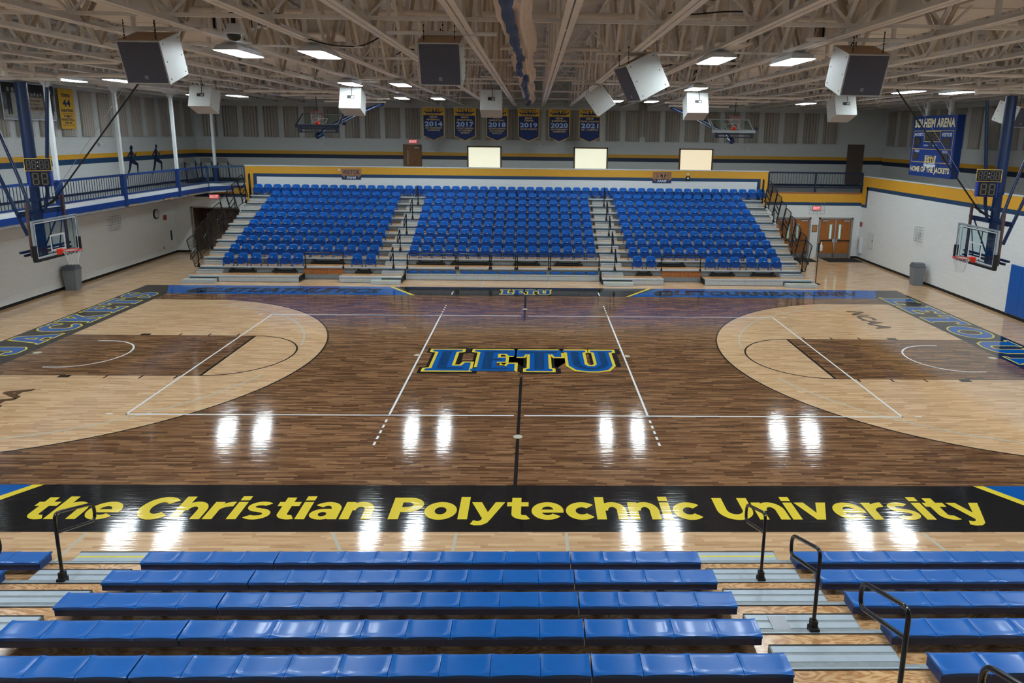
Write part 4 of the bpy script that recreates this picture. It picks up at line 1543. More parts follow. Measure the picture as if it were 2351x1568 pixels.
# lower wall fittings
def cage(label, fr, w, h):
    t = thing('wire_guard', label, 'wire guard')
    mb = MB()
    n = 4
    for k in range(n + 1):
        x = -w / 2 + w * k / n
        mb.tube([fr.p(x, -h / 2, 0), fr.p(x, -h / 2, 0.14), fr.p(x, h / 2, 0.14), fr.p(x, h / 2, 0)], 0.007, 'wire', 4)
    for k in range(6):
        y = -h / 2 + h * k / 5
        mb.tube([fr.p(-w / 2, y, 0), fr.p(-w / 2, y, 0.14), fr.p(w / 2, y, 0.14), fr.p(w / 2, y, 0)], 0.007, 'wire', 4)
    mb.build('cage', t)
    mb = MB()
    mb.rect(fr, -0.1, -0.08, 0.1, 0.1, 0.05, 'whiteplastic', 0.05)
    mb.build('device', t)


cage('square wire guard over a small device on the left lower wall', Frame((XL, 11.85, 2.25), (0, 1, 0), (0, 0, 1)), 0.75, 0.62)
cage('square wire guard over a small device on the right white wall', Frame((XR, 11.3, 2.17), (0, -1, 0), (0, 0, 1)), 0.5, 0.66)
fr = Frame((XL, 15.4, 2.25), (0, 1, 0), (0, 0, 1))
t = thing('wall_clock', 'round black-rimmed clock on the left lower wall', 'clock')
mb = MB()
mb.poly(fr, ell(0, 0, 0.23, 0.25, 24), 0.06, 'black_m', (), 0.06)
mb.build('clock_rim', t)
mb = MB()
mb.poly(fr, ell(0, 0, 0.185, 0.2, 24), 0.064, 'clockface')
mb.rect(fr, -0.008, 0, 0.008, 0.14, 0.068, 'black_m')
mb.poly(fr, [(0, -0.008), (0.1, 0.05), (0.095, 0.064), (-0.008, 0.006)], 0.068, 'black_m')
mb.build('clock_face', t)
wall_device('fire_alarm', 'small red and white fire alarm beside the wall clock', 'alarm', Frame((XL, 16.2, 1.98), (0, 1, 0), (0, 0, 1)), 0.22, 0.26, 0.06, 'red')
wall_device('wall_slot', 'narrow dark vertical slot on the left lower wall near its far end', 'wall slot', Frame((XL, 16.7, 0.98), (0, 1, 0), (0, 0, 1)), 0.09, 0.5, 0.03, 'black_m')
wall_device('socket', 'tiny grey socket low on the left wall near its far end', 'socket', Frame((XL, 15.9, 0.45), (0, 1, 0), (0, 0, 1)), 0.09, 0.13, 0.02, 'frame_grey')
wall_device('fire_alarm', 'small red fire alarm on the right wall beside the double doors', 'alarm', Frame((XR, 16.95, 1.9), (0, -1, 0), (0, 0, 1)), 0.14, 0.24, 0.06, 'red')
t = thing('extinguisher_cabinet', 'narrow white extinguisher cabinet on the right wall near the doors', 'cabinet')
fr = Frame((XR, 16.85, 0.36), (0, -1, 0), (0, 0, 1))
mb = MB()
mb.rect(fr, -0.17, 0, 0.17, 0.86, 0.13, 'whiteplastic', 0.13)
mb.build('cabinet_body', t)
mb = MB()
mb.rect(fr, -0.04, 0.2, 0.04, 0.74, 0.135, 'frame_grey')
mb.build('cabinet_window', t)
t = thing('access_panel', 'square white access panel on the right wall beyond the extinguisher cabinet', 'panel')
fr = Frame((XR, 15.75, 0.78), (0, -1, 0), (0, 0, 1))
mb = MB()
mb.rect(fr, -0.28, 0, 0.28, 0.82, 0.02, 'whiteplastic', 0.02)
mb.ring(fr, -0.28, 0, 0.28, 0.82, 0.035, 0.035, 'whiteplastic')
mb.build('panel_door', t)
mb = MB()
mb.rect(fr, 0.17, 0.38, 0.2, 0.46, 0.045, 'black_m', 0.02)
mb.build('latch', t)
fr = Frame((15.52, YF, 1.42), (1, 0, 0), (0, 0, 1))
t = thing('notice_board', 'small brown framed notice board between the two double doors', 'notice board')
mb = MB()
mb.rect(fr, -0.14, 0, 0.14, 0.38, 0.02, 'frame_wood', 0.02)
mb.build('frame', t)
mb = MB()
mb.rect(fr, -0.11, 0.03, 0.11, 0.35, 0.024, 'sign_gold')
mb.build('board', t)
t = thing('wall_pads', 'tall blue vinyl wall padding at the right edge of the court', 'wall padding')
for k in range(5):
    mb = MB()
    y1 = 5.07 - k * 0.62
    mb.box((XR - 0.06, y1 - 0.61, 0.14), (XR, y1, 1.95), 'pad')
    mb.build('pad', t)

def bin_(label, x, y, yaw):
    t = thing('rubbish_bin', label, 'bin', (x, y, 0), (0, 0, yaw))
    mb = MB()
    b, a = 0.20, 0.25
    vs = [(-b, -b, 0), (b, -b, 0), (b, b, 0), (-b, b, 0), (-a, -a, 0.82), (a, -a, 0.82), (a, a, 0.82), (-a, a, 0.82)]
    mb.add(vs, [(0, 3, 2, 1), (0, 1, 5, 4), (1, 2, 6, 5), (2, 3, 7, 6), (3, 0, 4, 7), (4, 5, 6, 7)], 'can')
    mb.build('bin_body', t)
    mb = MB()
    mb.box((-0.262, -0.262, 0.82), (0.262, 0.262, 0.86), 'can_lid')
    a2, b2 = 0.25, 0.16
    vs = [(-a2, -a2, .86), (a2, -a2, .86), (a2, a2, .86), (-a2, a2, .86), (-a2 * .9, -b2, 1.0), (a2 * .9, -b2, 1.0), (a2 * .9, b2, 1.0), (-a2 * .9, b2, 1.0)]
    mb.add(vs, [(0, 1, 5, 4), (1, 2, 6, 5), (2, 3, 7, 6), (3, 0, 4, 7), (4, 5, 6, 7)], 'can_lid')
    mb.build('bin_lid', t)


bin_('square grey rubbish bin against the left wall', -18.38, 8.2, 0.12)
bin_('square grey rubbish bin against the right wall', 17.5, 10.4, -0.15)


# ================================================================= HANGING THINGS
def banner(i, x, lines, year):
    t = thing('championship_banner', 'navy and gold championship banner reading %s, hanging over the far seats' % year, 'banner', (x, 19.0, 0), group='championship banners')
    fr = Frame((0, 0, 6.02), (1, 0, 0), (0, 0, 1))
    w2, h = 0.58, 1.78
    mb = MB()
    shp = [(-w2, 0.25), (0, 0), (w2, 0.25), (w2 + 0.02, h), (-w2 - 0.02, h)]
    mb.poly(fr, shp, 0.0, 'gold_cloth', (), 0.012)
    mb.poly(fr, [(-w2 + 0.03, 0.27), (0, 0.035), (w2 - 0.03, 0.27), (w2 - 0.03, h - 0.42), (-w2 + 0.03, h - 0.42)], 0.004, 'navy_cloth')
    mb.build('banner_cloth', t)
    mb = MB()
    slab(mb, fr, 'LETU', -0.36, h - 0.37, 0.36, h - 0.05, [(0.02, 0.004, 'navy_cloth'), (0, 0.006, 'gold_cloth')], 0.4)
    mb.poly(fr, [(-0.5, h - 0.16), (-0.42, h - 0.24), (0.42, h - 0.24), (0.5, h - 0.16), (0.5, h - 0.26), (0.36, h - 0.31), (-0.36, h - 0.31), (-0.5, h - 0.26)], 0.009, 'navy_cloth')
    mb.build('banner_crest', t)
    mb = MB()
    y = h - 0.56
    for k, (s, hw) in enumerate(lines[0]):
        mb.text(fr, s, -hw, y - 0.0, hw, y + 0.095, 0.008, 'gold_text', 0.03)
        y -= 0.135
    mb.text(fr, year, -0.48, y - 0.185, 0.48, y + 0.075, 0.008, 'silver_text', 0.035)
    y -= 0.31
    for k, (s, hw) in enumerate(lines[1]):
        mb.text(fr, s, -hw, y, hw, y + 0.085, 0.008, 'gold_text', 0.025)
        y -= 0.12
    mb.build('banner_lettering', t)
    mb = MB()
    for s in (-1, 1):
        mb.tube([fr.p(s * 0.5, h, 0), (s * 0.5, 0, ZB + 0.05)], 0.006, 'wire', 4)
    mb.tube([fr.p(-w2 - 0.05, h, 0), fr.p(w2 + 0.05, h, 0)], 0.014, 'steel', 6)
    mb.tube([(-.86, 0, ZB - .01), (.86, 0, ZB - .01)], 0.012, 'steel', 6)
    mb.build('hanging_rod', t)


BN = [(-5.21, '2014', [[('MENS', .2), ('BASEBALL', .36)], [('ASC TOURNAMENT', .46), ('CHAMPIONS', .34)]]),
      (-3.5, '2017', [[('MENS', .2), ('BASKETBALL', .42)], [('ASC EAST CHAMPIONS', .46), ('ASC TOURNAMENT', .38), ('RUNNER-UP', .24)]]),
      (-1.75, '2018', [[('MENS', .2), ('BASKETBALL', .42)], [('ASC EAST CHAMPIONS', .46), ('NCAA TOURNAMENT', .4), ('ROUND OF 32', .26)]]),
      (-0.02, '2019', [[('MENS', .2), ('TENNIS', .26)], [('ASC EAST CHAMPIONS', .46)]]),
      (1.66, '2020', [[('MENS', .2), ('BASKETBALL', .42)], [('ASC TOURNAMENT', .46), ('CHAMPIONS', .34)]]),
      (3.33, '2021', [[('MENS', .2), ('CROSS COUNTRY', .52)], [('ASC  CHAMPIONS', .46)]])]
for i, (x, yr, ln) in enumerate(BN):
    banner(i, x, ln, yr)

# gold number banner and photograph banner on the left
fr = Frame((-19.55, 10.9, 6.4), (0, 1, 0), (0, 0, 1))
t = thing('number_banner', 'gold hanging banner with the number 44 on the left upper wall', 'banner')
mb = MB()
for yy in (-.4, .4):
    mb.tube([fr.p(yy, 1.64, 0), fr.p(yy, 1.64, -.245)], .008, 'wire', 5)
mb.build('wall_hook', t)
mb = MB()
mb.rect(fr, -0.47, 0, 0.47, 1.66, 0, 'gold_cloth', 0.012)
mb.build('banner_cloth', t)
mb = MB()
for s, a, b, y0, y1 in (('TERESA', -.3, .3, 1.32, 1.45), ('44', -.24, .24, .92, 1.22), ('SABATINO', -.38, .38, .70, .83), ("WOMEN'S", -.28, .28, .48, .58),
                        ('BASKETBALL', -.4, .4, .34, .44), ('1994-98', -.22, .22, .2, .3)):
    mb.text(fr, s, a, y0, b, y1, 0.004, 'navy_cloth', 0.03)
mb.rect(fr, -.38, .62, .38, .64, 0.004, 'navy_cloth')
mb.rect(fr, -.38, .14, .38, .16, 0.004, 'navy_cloth')
mb.build('banner_lettering', t)
fr = Frame((-19.55, 8.75, 6.72), (0, 1, 0), (0, 0, 1))
t = thing('photograph_banner', 'large black and white team photograph banner behind the left mast', 'banner')
mb = MB()
mb.rect(fr, -1.45, 0, 1.45, 1.42, 0, 'sb_white', 0.015)
mb.rect(fr, -1.41, 0.04, 1.41, 1.38, 0.004, 'photo')
mb.rect(fr, -1.41, 0.04, 1.41, 0.38, 0.006, 'photo_light')
mb.rect(fr, -1.41, 1.0, 1.41, 1.38, 0.006, 'photo_dark')
for x in (-1.1, -0.86, 0.95, 1.18):
    mb.poly(fr, [(x - .1, .2), (x - .02, .2), (x, .5), (x + .04, .2), (x + .11, .2), (x + .12, .75), (x + .1, 1.02), (x - .1, 1.02), (x - .12, .7)], 0.008, 'photo_dark' if abs(x) > 1 else 'photo_light')
    mb.poly(fr, ell(x, 1.12, .07, .09, 12), 0.009, 'photo_light')
for k in range(8):
    x = -0.55 + k * 0.17
    mb.poly(fr, ell(x, 0.98 + 0.03 * (k % 2), .05, .07, 10), 0.009, 'photo_light')
mb.build('photograph_print', t)
mb = MB()
mb.rect(fr, -0.62, 0.35, 0.72, 0.88, 0.011, 'photo_tan')
mb.text(fr, 'Mens Basketball', -0.3, 0.72, 0.55, 0.8, 0.013, 'photo_dark', 0.02)
mb.text(fr, 'NCCAA Division I', -0.3, 0.58, 0.55, 0.66, 0.013, 'photo_dark', 0.02)
mb.text(fr, 'NATIONAL CHAMPIONS', -0.58, 0.4, 0.68, 0.52, 0.013, 'photo_dark', 0.03)
mb.build('caption_board', t)


# ---- loudspeakers (cabinets tilted down toward the seats they serve)
def speaker(label, loc, yaw, tilt, size=0.78, roll=0.0, dep=0.70):
    """front face looks along local -y, tilted down"""
    t = thing('loudspeaker', label, 'loudspeaker', loc)
    t.rotation_euler = (Matrix.Rotation(yaw, 3, 'Z') @ Matrix.Rotation(tilt, 3, 'X') @ Matrix.Rotation(roll, 3, 'Y')).to_euler()
    s = size / 2
    mb = MB()
    mb.box((-s, -dep / 2, -s), (s, dep / 2, s), 'spk', {1: 'spk_top'})
    for x in (-s, s):
        for y in (-dep / 2 + .08, dep / 2 - .08):
            for z in (-s + .07, 0, s - .07):
                mb.box((x - .006, y - .01, z - .01), (x + .006, y + .01, z + .01), 'black_m')
    mb.build('cabinet', t)
    mb = MB()
    mb.box((-s + .025, -dep / 2 - .012, -s + .025), (s - .025, -dep / 2 + .01, s - .025), 'grille')
    g = mb.build('grille', t)
    mb = MB()
    mb.box((-.03, -dep / 2 - .018, -s + .09), (.03, -dep / 2 - .01, -s + .15), 'badge')
    mb.build('badge', g)
    mb = MB()
    mb.box((-.14, dep / 2 - .004, -.02), (.1, dep / 2 + .006, .09), 'black_m')
    mb.box((-.12, dep / 2 + .004, .0), (-.03, dep / 2 + .008, .07), 'wire')
    mb.tube([(-.06, dep / 2 + .02, 0.05), (-.05, dep / 2 + .03, .3), (-.04, dep / 2 - .05, s + .1)], 0.01, 'black_m', 5)
    mb.build('connector_panel', t)
    # chains run up to the trusses in world space
    R = t.rotation_euler.to_matrix()
    inv = R.inverted()
    for px, py in ((-s + .1, -dep / 2 + .1), (s - .1, -dep / 2 + .1), (0, dep / 2 - .1)):
        p0 = Vector((px, py, s))
        top_w = Vector(loc) + R @ p0
        dz = max(0.25, ZB + 0.12 - top_w.z)
        p1 = inv @ (R @ p0 + Vector((0, 0, dz)))
        n = int(dz / 0.045)
        mb = MB()
        for k in range(n):
            a, b = p0.lerp(p1, k / n), p0.lerp(p1, (k + 0.8) / n)
            w = 0.02 if k % 2 else 0.008
            mb.bar(a, b, w, 0.02 if not k % 2 else 0.008, 'black_m', (0, 1, 0))
        mb.build('chain', t)
    mb = MB()
    c = Vector((loc[0], loc[1], ZB + 0.02))
    mb.bar(inv @ (c - Vector((.95, 0, 0)) - Vector(loc)), inv @ (c + Vector((.95, 0, 0)) - Vector(loc)), .06, .05, 'steel', (0, 1, 0))
    mb.build('support_channel', t)
    return t


TL = math.radians(19)
speaker('large grey-fronted loudspeaker hanging at the upper left near the viewer', (-6.28, -6.9, 7.62), 0, TL, 0.72)
speaker('large grey-fronted loudspeaker hanging just left of the divider curtain', (-1.31, -6.9, 7.66), 0, TL, 0.72)
speaker('large grey-fronted loudspeaker hanging at the upper right near the viewer', (5.98, -6.9, 7.58), 0, TL, 0.72)
speaker('large loudspeaker turned sideways with its grille facing left, right of the curtain', (2.55, -4.4, 7.62), math.radians(-78), math.radians(27))
TS = math.radians(20)
for x, s in ((-10.9, 'white-backed loudspeaker facing the far seats, leftmost of its row'), (-5.9, 'white-backed loudspeaker facing the far seats beneath the middle left lamp'),
             (-1.18, 'white-backed loudspeaker facing the far seats in front of the 2018 banner'), (5.84, 'white-backed loudspeaker facing the far seats left of the right side hoop'),
             (10.92, 'white-backed loudspeaker facing the far seats, rightmost of its row')):
    speaker(s, (x, 4.8, 7.42), math.pi, TS, 0.72)
speaker('smaller white loudspeaker turned sideways in front of the 2021 banner', (2.5, 4.3, 7.56), math.radians(-100), math.radians(36), 0.76)
speaker('grey loudspeaker at the far right edge beside the right mast', (14.75, 1.6, 7.2), math.radians(20), TL, 0.62)

# ---- rolled divider curtain
def lumpy(pts, r, n=14, seed=1, amp=0.25):
    rnd = random.Random(seed)
    vs, fs = [], []
    k = len(pts)
    for i, (p, rr) in enumerate(zip(pts, r)):
        for j in range(n):
            a = 2 * math.pi * j / n
            q = rr * (1 + (amp if j % 2 else -amp * 0.5) + rnd.uniform(-0.05, 0.05))
            vs.append((p[0] + q * math.cos(a), p[1], p[2] + q * 0.9 * math.sin(a)))
    for i in range(k - 1):
        for j in range(n):
            fs.append((i * n + j, i * n + (j + 1) % n, (i + 1) * n + (j + 1) % n, (i + 1) * n + j))
    return vs, fs


t = thing('divider_curtain', 'gathered cream and blue divider curtain rolled up along the roof centre', 'curtain')
pts, rs = [], []
ny = 150
ties = [-2.9, 0.7, 4.8, 9.9, 14.6, 18.2]
for i in range(ny + 1):
    y = -16.5 + (19.2 + 16.5) * i / ny
    dmin = min(abs(y - q) for q in ties)
    r = 0.13 + 0.11 * min(1, dmin / 0.8) ** 0.6
    pts.append((0.03 + 0.04 * math.sin(y * 0.9), y, 8.28 - 0.10 * min(1, dmin / 1.6) + 0.02 * math.sin(3 * y)))
    rs.append(r)
vs, fs = lumpy(pts, rs, 26, 3, 0.13)
mb = MB()
mb.add(vs, fs, 'curtain_w', False)
mb.build('mesh_curtain', t)
p2 = [(x - 0.06 + 0.025 * math.sin(y * 1.3), y, z - r * 0.90) for (x, y, z), r in zip(pts, rs)]
r2 = [0.045 + 0.03 * (r - 0.13) / 0.11 + 0.012 * math.sin(5 * p[1]) for p, r in zip(pts, rs)]
vs, fs = lumpy(p2, r2, 12, 5, 0.2)
mb = MB()
mb.add(vs, fs, 'curtain_b', True)
mb.build('blue_band', t)
mb = MB()
for y in ties:
    c = 8.28
    mb.tube([(0.03 + 0.17 * math.cos(a), y + 0.02 * math.sin(3 * a), c + 0.16 * math.sin(a)) for a in [2 * math.pi * k / 14 for k in range(14)]], 0.014, 'curtain_b', 5, True)
    mb.tube([(0.03, y, c + 0.15), (0.03, y, 9.9)], 0.008, 'black_m', 4)
mb.build('tie_strap', t)

# ---- dome camera and little sensors
t = thing('dome_camera', 'white dome camera with smoked bubble hanging at the upper left', 'camera', (-4.62, -7.5, 8.02))
mb = MB()
mb.lathe([(0.0, 0.10), (0.10, 0.09), (0.12, 0.0), (0.155, -0.05), (0.155, -0.065), (0.12, -0.075)], 'housing', n=20)
mb.build('camera_housing', t)
mb = MB()
mb.lathe([(0.115, -0.07), (0.11, -0.12), (0.075, -0.165), (0.0, -0.185)], 'black', n=18)
mb.build('dome_bubble', t)
mb = MB()
mb.tube([(0, 0, 0.09), (0, 0, 0.24)], 0.035, 'black_m', 10)
mb.box((-.09, -.05, .22), (.09, .05, .25), 'black_m')
mb.box((-.05, -.02, .245), (.75, .02, .27), 'black_m')
mb.build('camera_mount', t)
for i, (x, z) in enumerate(((-4.32, 8.04), (-4.21, 8.08), (-4.10, 8.06))):
    t = thing('small_sensor', 'tiny white hanging sensor beside the dome camera, %s from the left' % ORD[i], 'sensor', (x, -7.5, z))
    mb = MB()
    mb.lathe([(0.0, 0.02), (0.035, 0.01), (0.038, -0.01), (0.0, -0.04)], 'whiteplastic', n=12)
    mb.build('sensor_head', t)
    mb = MB()
    mb.bar((0, 0, 0.01), (0, 0, 8.2 - z), 0.015, 0.01, 'black_m')
    mb.bar((0, 0, 8.2 - z), (-3.9 - x, 0, 8.2 - z), 0.015, 0.01, 'black_m')
    mb.build('sensor_bracket', t)
# loose black cables among the trusses
for i, (lab, pl) in enumerate((('loop of black cable hanging near the dome camera', [(-4.5, -7.4, 8.3), (-4.2, -6.5, 8.15), (-3.6, -5.6, 8.02), (-3.2, -4.8, 8.1), (-2.9, -4.2, 8.4)]),
                               ('black cable draped left of the centre loudspeaker', [(-3.2, -1.2, 8.35), (-2.9, -1.3, 8.5), (-2.6, -1.3, 8.42), (-2.3, -1.4, 8.3), (-2.0, -1.4, 8.4)]),
                               ('black cable looping above the right near lamps', [(2.6, -6.5, 8.3), (2.65, -6.4, 8.6), (3.1, -6.4, 8.55), (3.7, -6.4, 8.62), (4.2, -6.4, 8.62), (4.3, -6.4, 8.3), (4.15, -6.4, 8.1)]),
                               ('black cable hanging behind the sideways loudspeaker', [(2.39, -1.5, 8.22), (2.9, -1.5, 8.05), (3.5, -1.5, 8.1), (3.93, -1.5, 8.25)]))):
    mb = MB()
    mb.rtube(pl, 0.3, 0.014, 'black_m', 6, 4)
    tag(mb.build('cable'), lab, 'cable')


# ---- seven-segment digits
def digit(mb, fr, x, y, w, h, d, mat='digit'):
    t = w * 0.2
    g = t * 0.25
    H2 = h / 2
    for yy in (0, H2 - t / 2, h - t):
        mb.rect(fr, x + t * .6, y + yy, x + w - t * .6, y + yy + t, d, mat)
    for xx in (0, w - t):
        mb.rect(fr, x + xx, y + t * 0.8, x + xx + t, y + H2 - g - t * .3, d, mat)
        mb.rect(fr, x + xx, y + H2 + g + t * .3, x + xx + t, y + h - t * 0.8, d, mat)


t = thing('scoreboard', 'large blue SOLHEIM ARENA scoreboard hanging over the right wall', 'scoreboard')
fr = Frame((17.83, 12.66, 4.78), (0, -1, 0), (0, 0, 1))
SW, SH = 3.30, 2.66
mb = MB()
mb.rect(fr, 0, 0, SW, SH, 0, 'sb_blue', 0.32)
mb.build('cabinet', t)
mb = MB()
x0, x1 = 0.12, SW - 0.14
mb.ring(fr, x0, 0.62, x1, 2.02, 0.022, 0.004, 'gold_line')
mb.rect(fr, x0, 1.20, x1, 1.222, 0.005, 'gold_line')
mb.ring(fr, 0.98, 1.53, 2.22, 2.0, 0.022, 0.006, 'gold_line')
mb.build('outline', t)
mb = MB()
mb.text(fr, 'SOLHEIM ARENA', 0.12, 2.15, SW - 0.12, 2.55, 0.006, 'sb_text', 0.04)
mb.text(fr, 'HOME OF THE JACKETS', 0.10, 0.12, SW - 0.14, 0.44, 0.006, 'sb_text', 0.04)
mb.text(fr, 'JACKETS', 0.16, 1.76, 0.90, 1.92, 0.006, 'sb_white', 0.03, 0.12)
mb.text(fr, 'VISITOR', 2.32, 1.76, 3.06, 1.92, 0.006, 'sb_white', 0.03, 0.12)
mb.text(fr, 'FOULS', 0.34, 1.06, 0.70, 1.17, 0.006, 'sb_white', 0.03)
mb.text(fr, 'FOULS', 2.50, 1.06, 2.86, 1.17, 0.006, 'sb_white', 0.03)
mb.text(fr, 'POSSESSION', 1.0, 1.34, 1.36, 1.40, 0.006, 'sb_white', 0.02)
mb.text(fr, 'PERIOD', 1.72, 1.34, 2.05, 1.41, 0.006, 'sb_white', 0.02)
mb.build('lettering', t)
mb = MB()
for (a, b, c, dd, n) in ((1.04, 1.57, 2.16, 1.96, 4), (0.2, 1.36, 0.72, 1.72, 0), (2.42, 1.36, 2.98, 1.72, 0), (1.46, 1.25, 1.64, 1.5, 1),
                         (0.22, .74, .66, 1.03, 2), (2.46, .74, 2.92, 1.03, 2), (0.22, 1.24, 0.46, 1.33, 2), (2.72, 1.24, 2.98, 1.33, 2)):
    mb.rect(fr, a, b, c, dd, 0.008, 'panel_black')
    h = (dd - b) * 0.8
    y = b + (dd - b) * 0.1
    if n == 4:
        w = 0.2
        for k, xx in enumerate((1.09, 1.34, 1.66, 1.91)):
            digit(mb, fr, xx, y, w, h, 0.011)
        for q in (0.3, 0.6):
            mb.rect(fr, 1.585, y + h * q, 1.62, y + h * q + 0.035, 0.011, 'digit')
    elif n == 0:
        mb.rect(fr, a + 0.03, y, a + 0.06, y + h, 0.011, 'digit')
        digit(mb, fr, a + 0.11, y, 0.17, h, 0.011)
        digit(mb, fr, a + 0.33, y, 0.17, h, 0.011)
    elif n == 1:
        digit(mb, fr, a + 0.03, y, c - a - 0.06, h, 0.011)
    else:
        w = (c - a) * 0.36
        digit(mb, fr, a + (c - a) * 0.08, y, w, h, 0.011)
        digit(mb, fr, a + (c - a) * 0.56, y, w, h, 0.011)
mb.build('digit_display', t)
mb = MB()
slab(mb, fr, 'LETU', 1.26, 0.62, 2.02, 0.88, [(0.055, 0.009, 'sb_white'), (0.02, 0.011, 'sb_blue'), (0, 0.013, 'gold_line')], 0.3)
mb.poly(fr, [(1.16, .55), (2.12, .55), (2.08, .46), (1.70, .42), (1.20, .46)], 0.009, 'sb_white')
mb.build('emblem', t)
mb = MB()
for x in (0.75, 2.5):
    p = fr.p(x, SH, -0.16)
    mb.box((p.x - 0.06, p.y - 0.08, p.z), (p.x + 0.06, p.y + 0.08, ZB + 0.1), 'white_paint')
    mb.box((p.x - 0.25, p.y - 0.06, ZB - 0.06), (p.x + 0.35, p.y + 0.06, ZB), 'white_paint')
    mb.bar((p.x, p.y, p.z + 0.05), (p.x, p.y + 0.45, ZB), 0.05, 0.06, 'white_paint')
mb.build('hanger', t)


# ================================================================= BASKETBALL GOALS
def board_parts(t, fr, W2=0.915, Hh=1.07, pad=True, frame_mat='goal_frame'):
    """glass board with target square; fr origin at the middle of the lower edge, normal toward the court"""
    mb = MB()
    mb.rect(fr, -W2 + .03, .03, W2 - .03, Hh - .03, 0.012, 'glass', 0.012)
    mb.build('backboard_glass', t)
    mb = MB()
    th = 0.045
    for a, b, c, d in ((-W2, 0, W2, th), (-W2, Hh - th, W2, Hh), (-W2, th, -W2 + th, Hh - th), (W2 - th, th, W2, Hh - th)):
        mb.rect(fr, a, b, c, d, 0.02, frame_mat, 0.05)
    mb.build('board_frame', t)
    mb = MB()
    mb.ring(fr, -W2 + .065, .05, W2 - .065, Hh - .065, 0.03, 0.016, 'goal_white')
    mb.ring(fr, -.305, .15, .305, .61, 0.05, 0.017, 'goal_white')
    mb.build('target_lines', t)
    if pad:
        mb = MB()
        mb.rect(fr, -W2 - .02, -.05, W2 + .02, .025, 0.035, 'goal_pad', 0.09)
        mb.rect(fr, -W2 - .03, .0, -W2 + .045, .40, 0.04, 'goal_pad', 0.10)
        mb.rect(fr, W2 - .045, .0, W2 + .03, .40, 0.04, 'goal_pad', 0.10)
        mb.build('edge_pad', t)


def rim_parts(t, fr, z=.15):
    """orange ring, mounting plate and net"""
    c = fr.p(0, z, 0.15 + 0.229)
    mb = MB()
    ring = [c + fr.r * (0.229 * math.cos(a)) + fr.n * (0.229 * math.sin(a)) for a in [2 * math.pi * k / 28 for k in range(28)]]
    mb.tube(ring, 0.011, 'orange', 8, True)
    mb.rect(fr, -.10, z - .13, .10, z + .03, 0.045, 'orange', 0.03)
    vs = [fr.p(x, z + y, d) for x, y, d in ((-.10, .02, .04), (.10, .02, .04), (.06, .015, .16), (-.06, .015, .16), (-.08, -.12, .04), (.08, -.12, .04), (.03, -.03, .15), (-.03, -.03, .15))]
    mb.add(vs, [(0, 3, 2, 1), (4, 5, 6, 7), (0, 4, 7, 3), (1, 2, 6, 5), (2, 3, 7, 6)], 'orange')
    mb.build('rim', t)
    mb = MB()
    n, rows, L = 12, 5, 0.42
    def P(k, r):
        a = 2 * math.pi * (k + (0.5 if r % 2 else 0)) / n
        f_ = r / rows
        rad = 0.225 * (1 - f_) + 0.115 * f_ - 0.02 * math.sin(math.pi * f_)
        return c + fr.r * (rad * math.cos(a)) + fr.n * (rad * math.sin(a)) - fr.u * (L * f_)
    for r in range(rows):
        for k in range(n):
            mb.tube([P(k, r), P(k, r + 1)], 0.0045, 'net', 4, caps=False)
            mb.tube([P(k, r), P(k - 1 if r % 2 == 0 else k + 1, r + 1)], 0.0045, 'net', 4, caps=False)
    mb.build('net', t)


def shot_clock(t, x, y, z0, sg):
    a = math.radians(28) * (1 if sg < 0 else -1)
    R = Matrix.Rotation(a, 3, 'Z')
    mb = MB()
    mb.obox((x, y, z0 + .36), (.5, .44, .72), 'clock_blue', R)
    mb.build('shot_clock_box', t)
    c = MB()
    fr = Frame(Vector((x, y, z0)) + R @ Vector((0, -.22, 0)), R @ Vector((1, 0, 0)), (0, 0, 1))
    c.rect(fr, -.30, .42, .30, .76, .05, 'gold_line', 0.05)
    c.rect(fr, -.285, .435, .285, .745, .053, 'panel_black')
    for k, xx in enumerate((-.25, -.13, .035, .155)):
        digit(c, fr, xx, .47, .095, .24, .056)
    for q in (.54, .64):
        c.rect(fr, -.012, q, .012, q + .025, .056, 'sb_white')
    c.rect(fr, -.2, .02, .22, .40, .02, 'panel_black', 0.02)
    digit(c, fr, -.16, .05, .15, .32, .024)
    digit(c, fr, .04, .05, .15, .32, .024)
    c.build('clock_display', t)


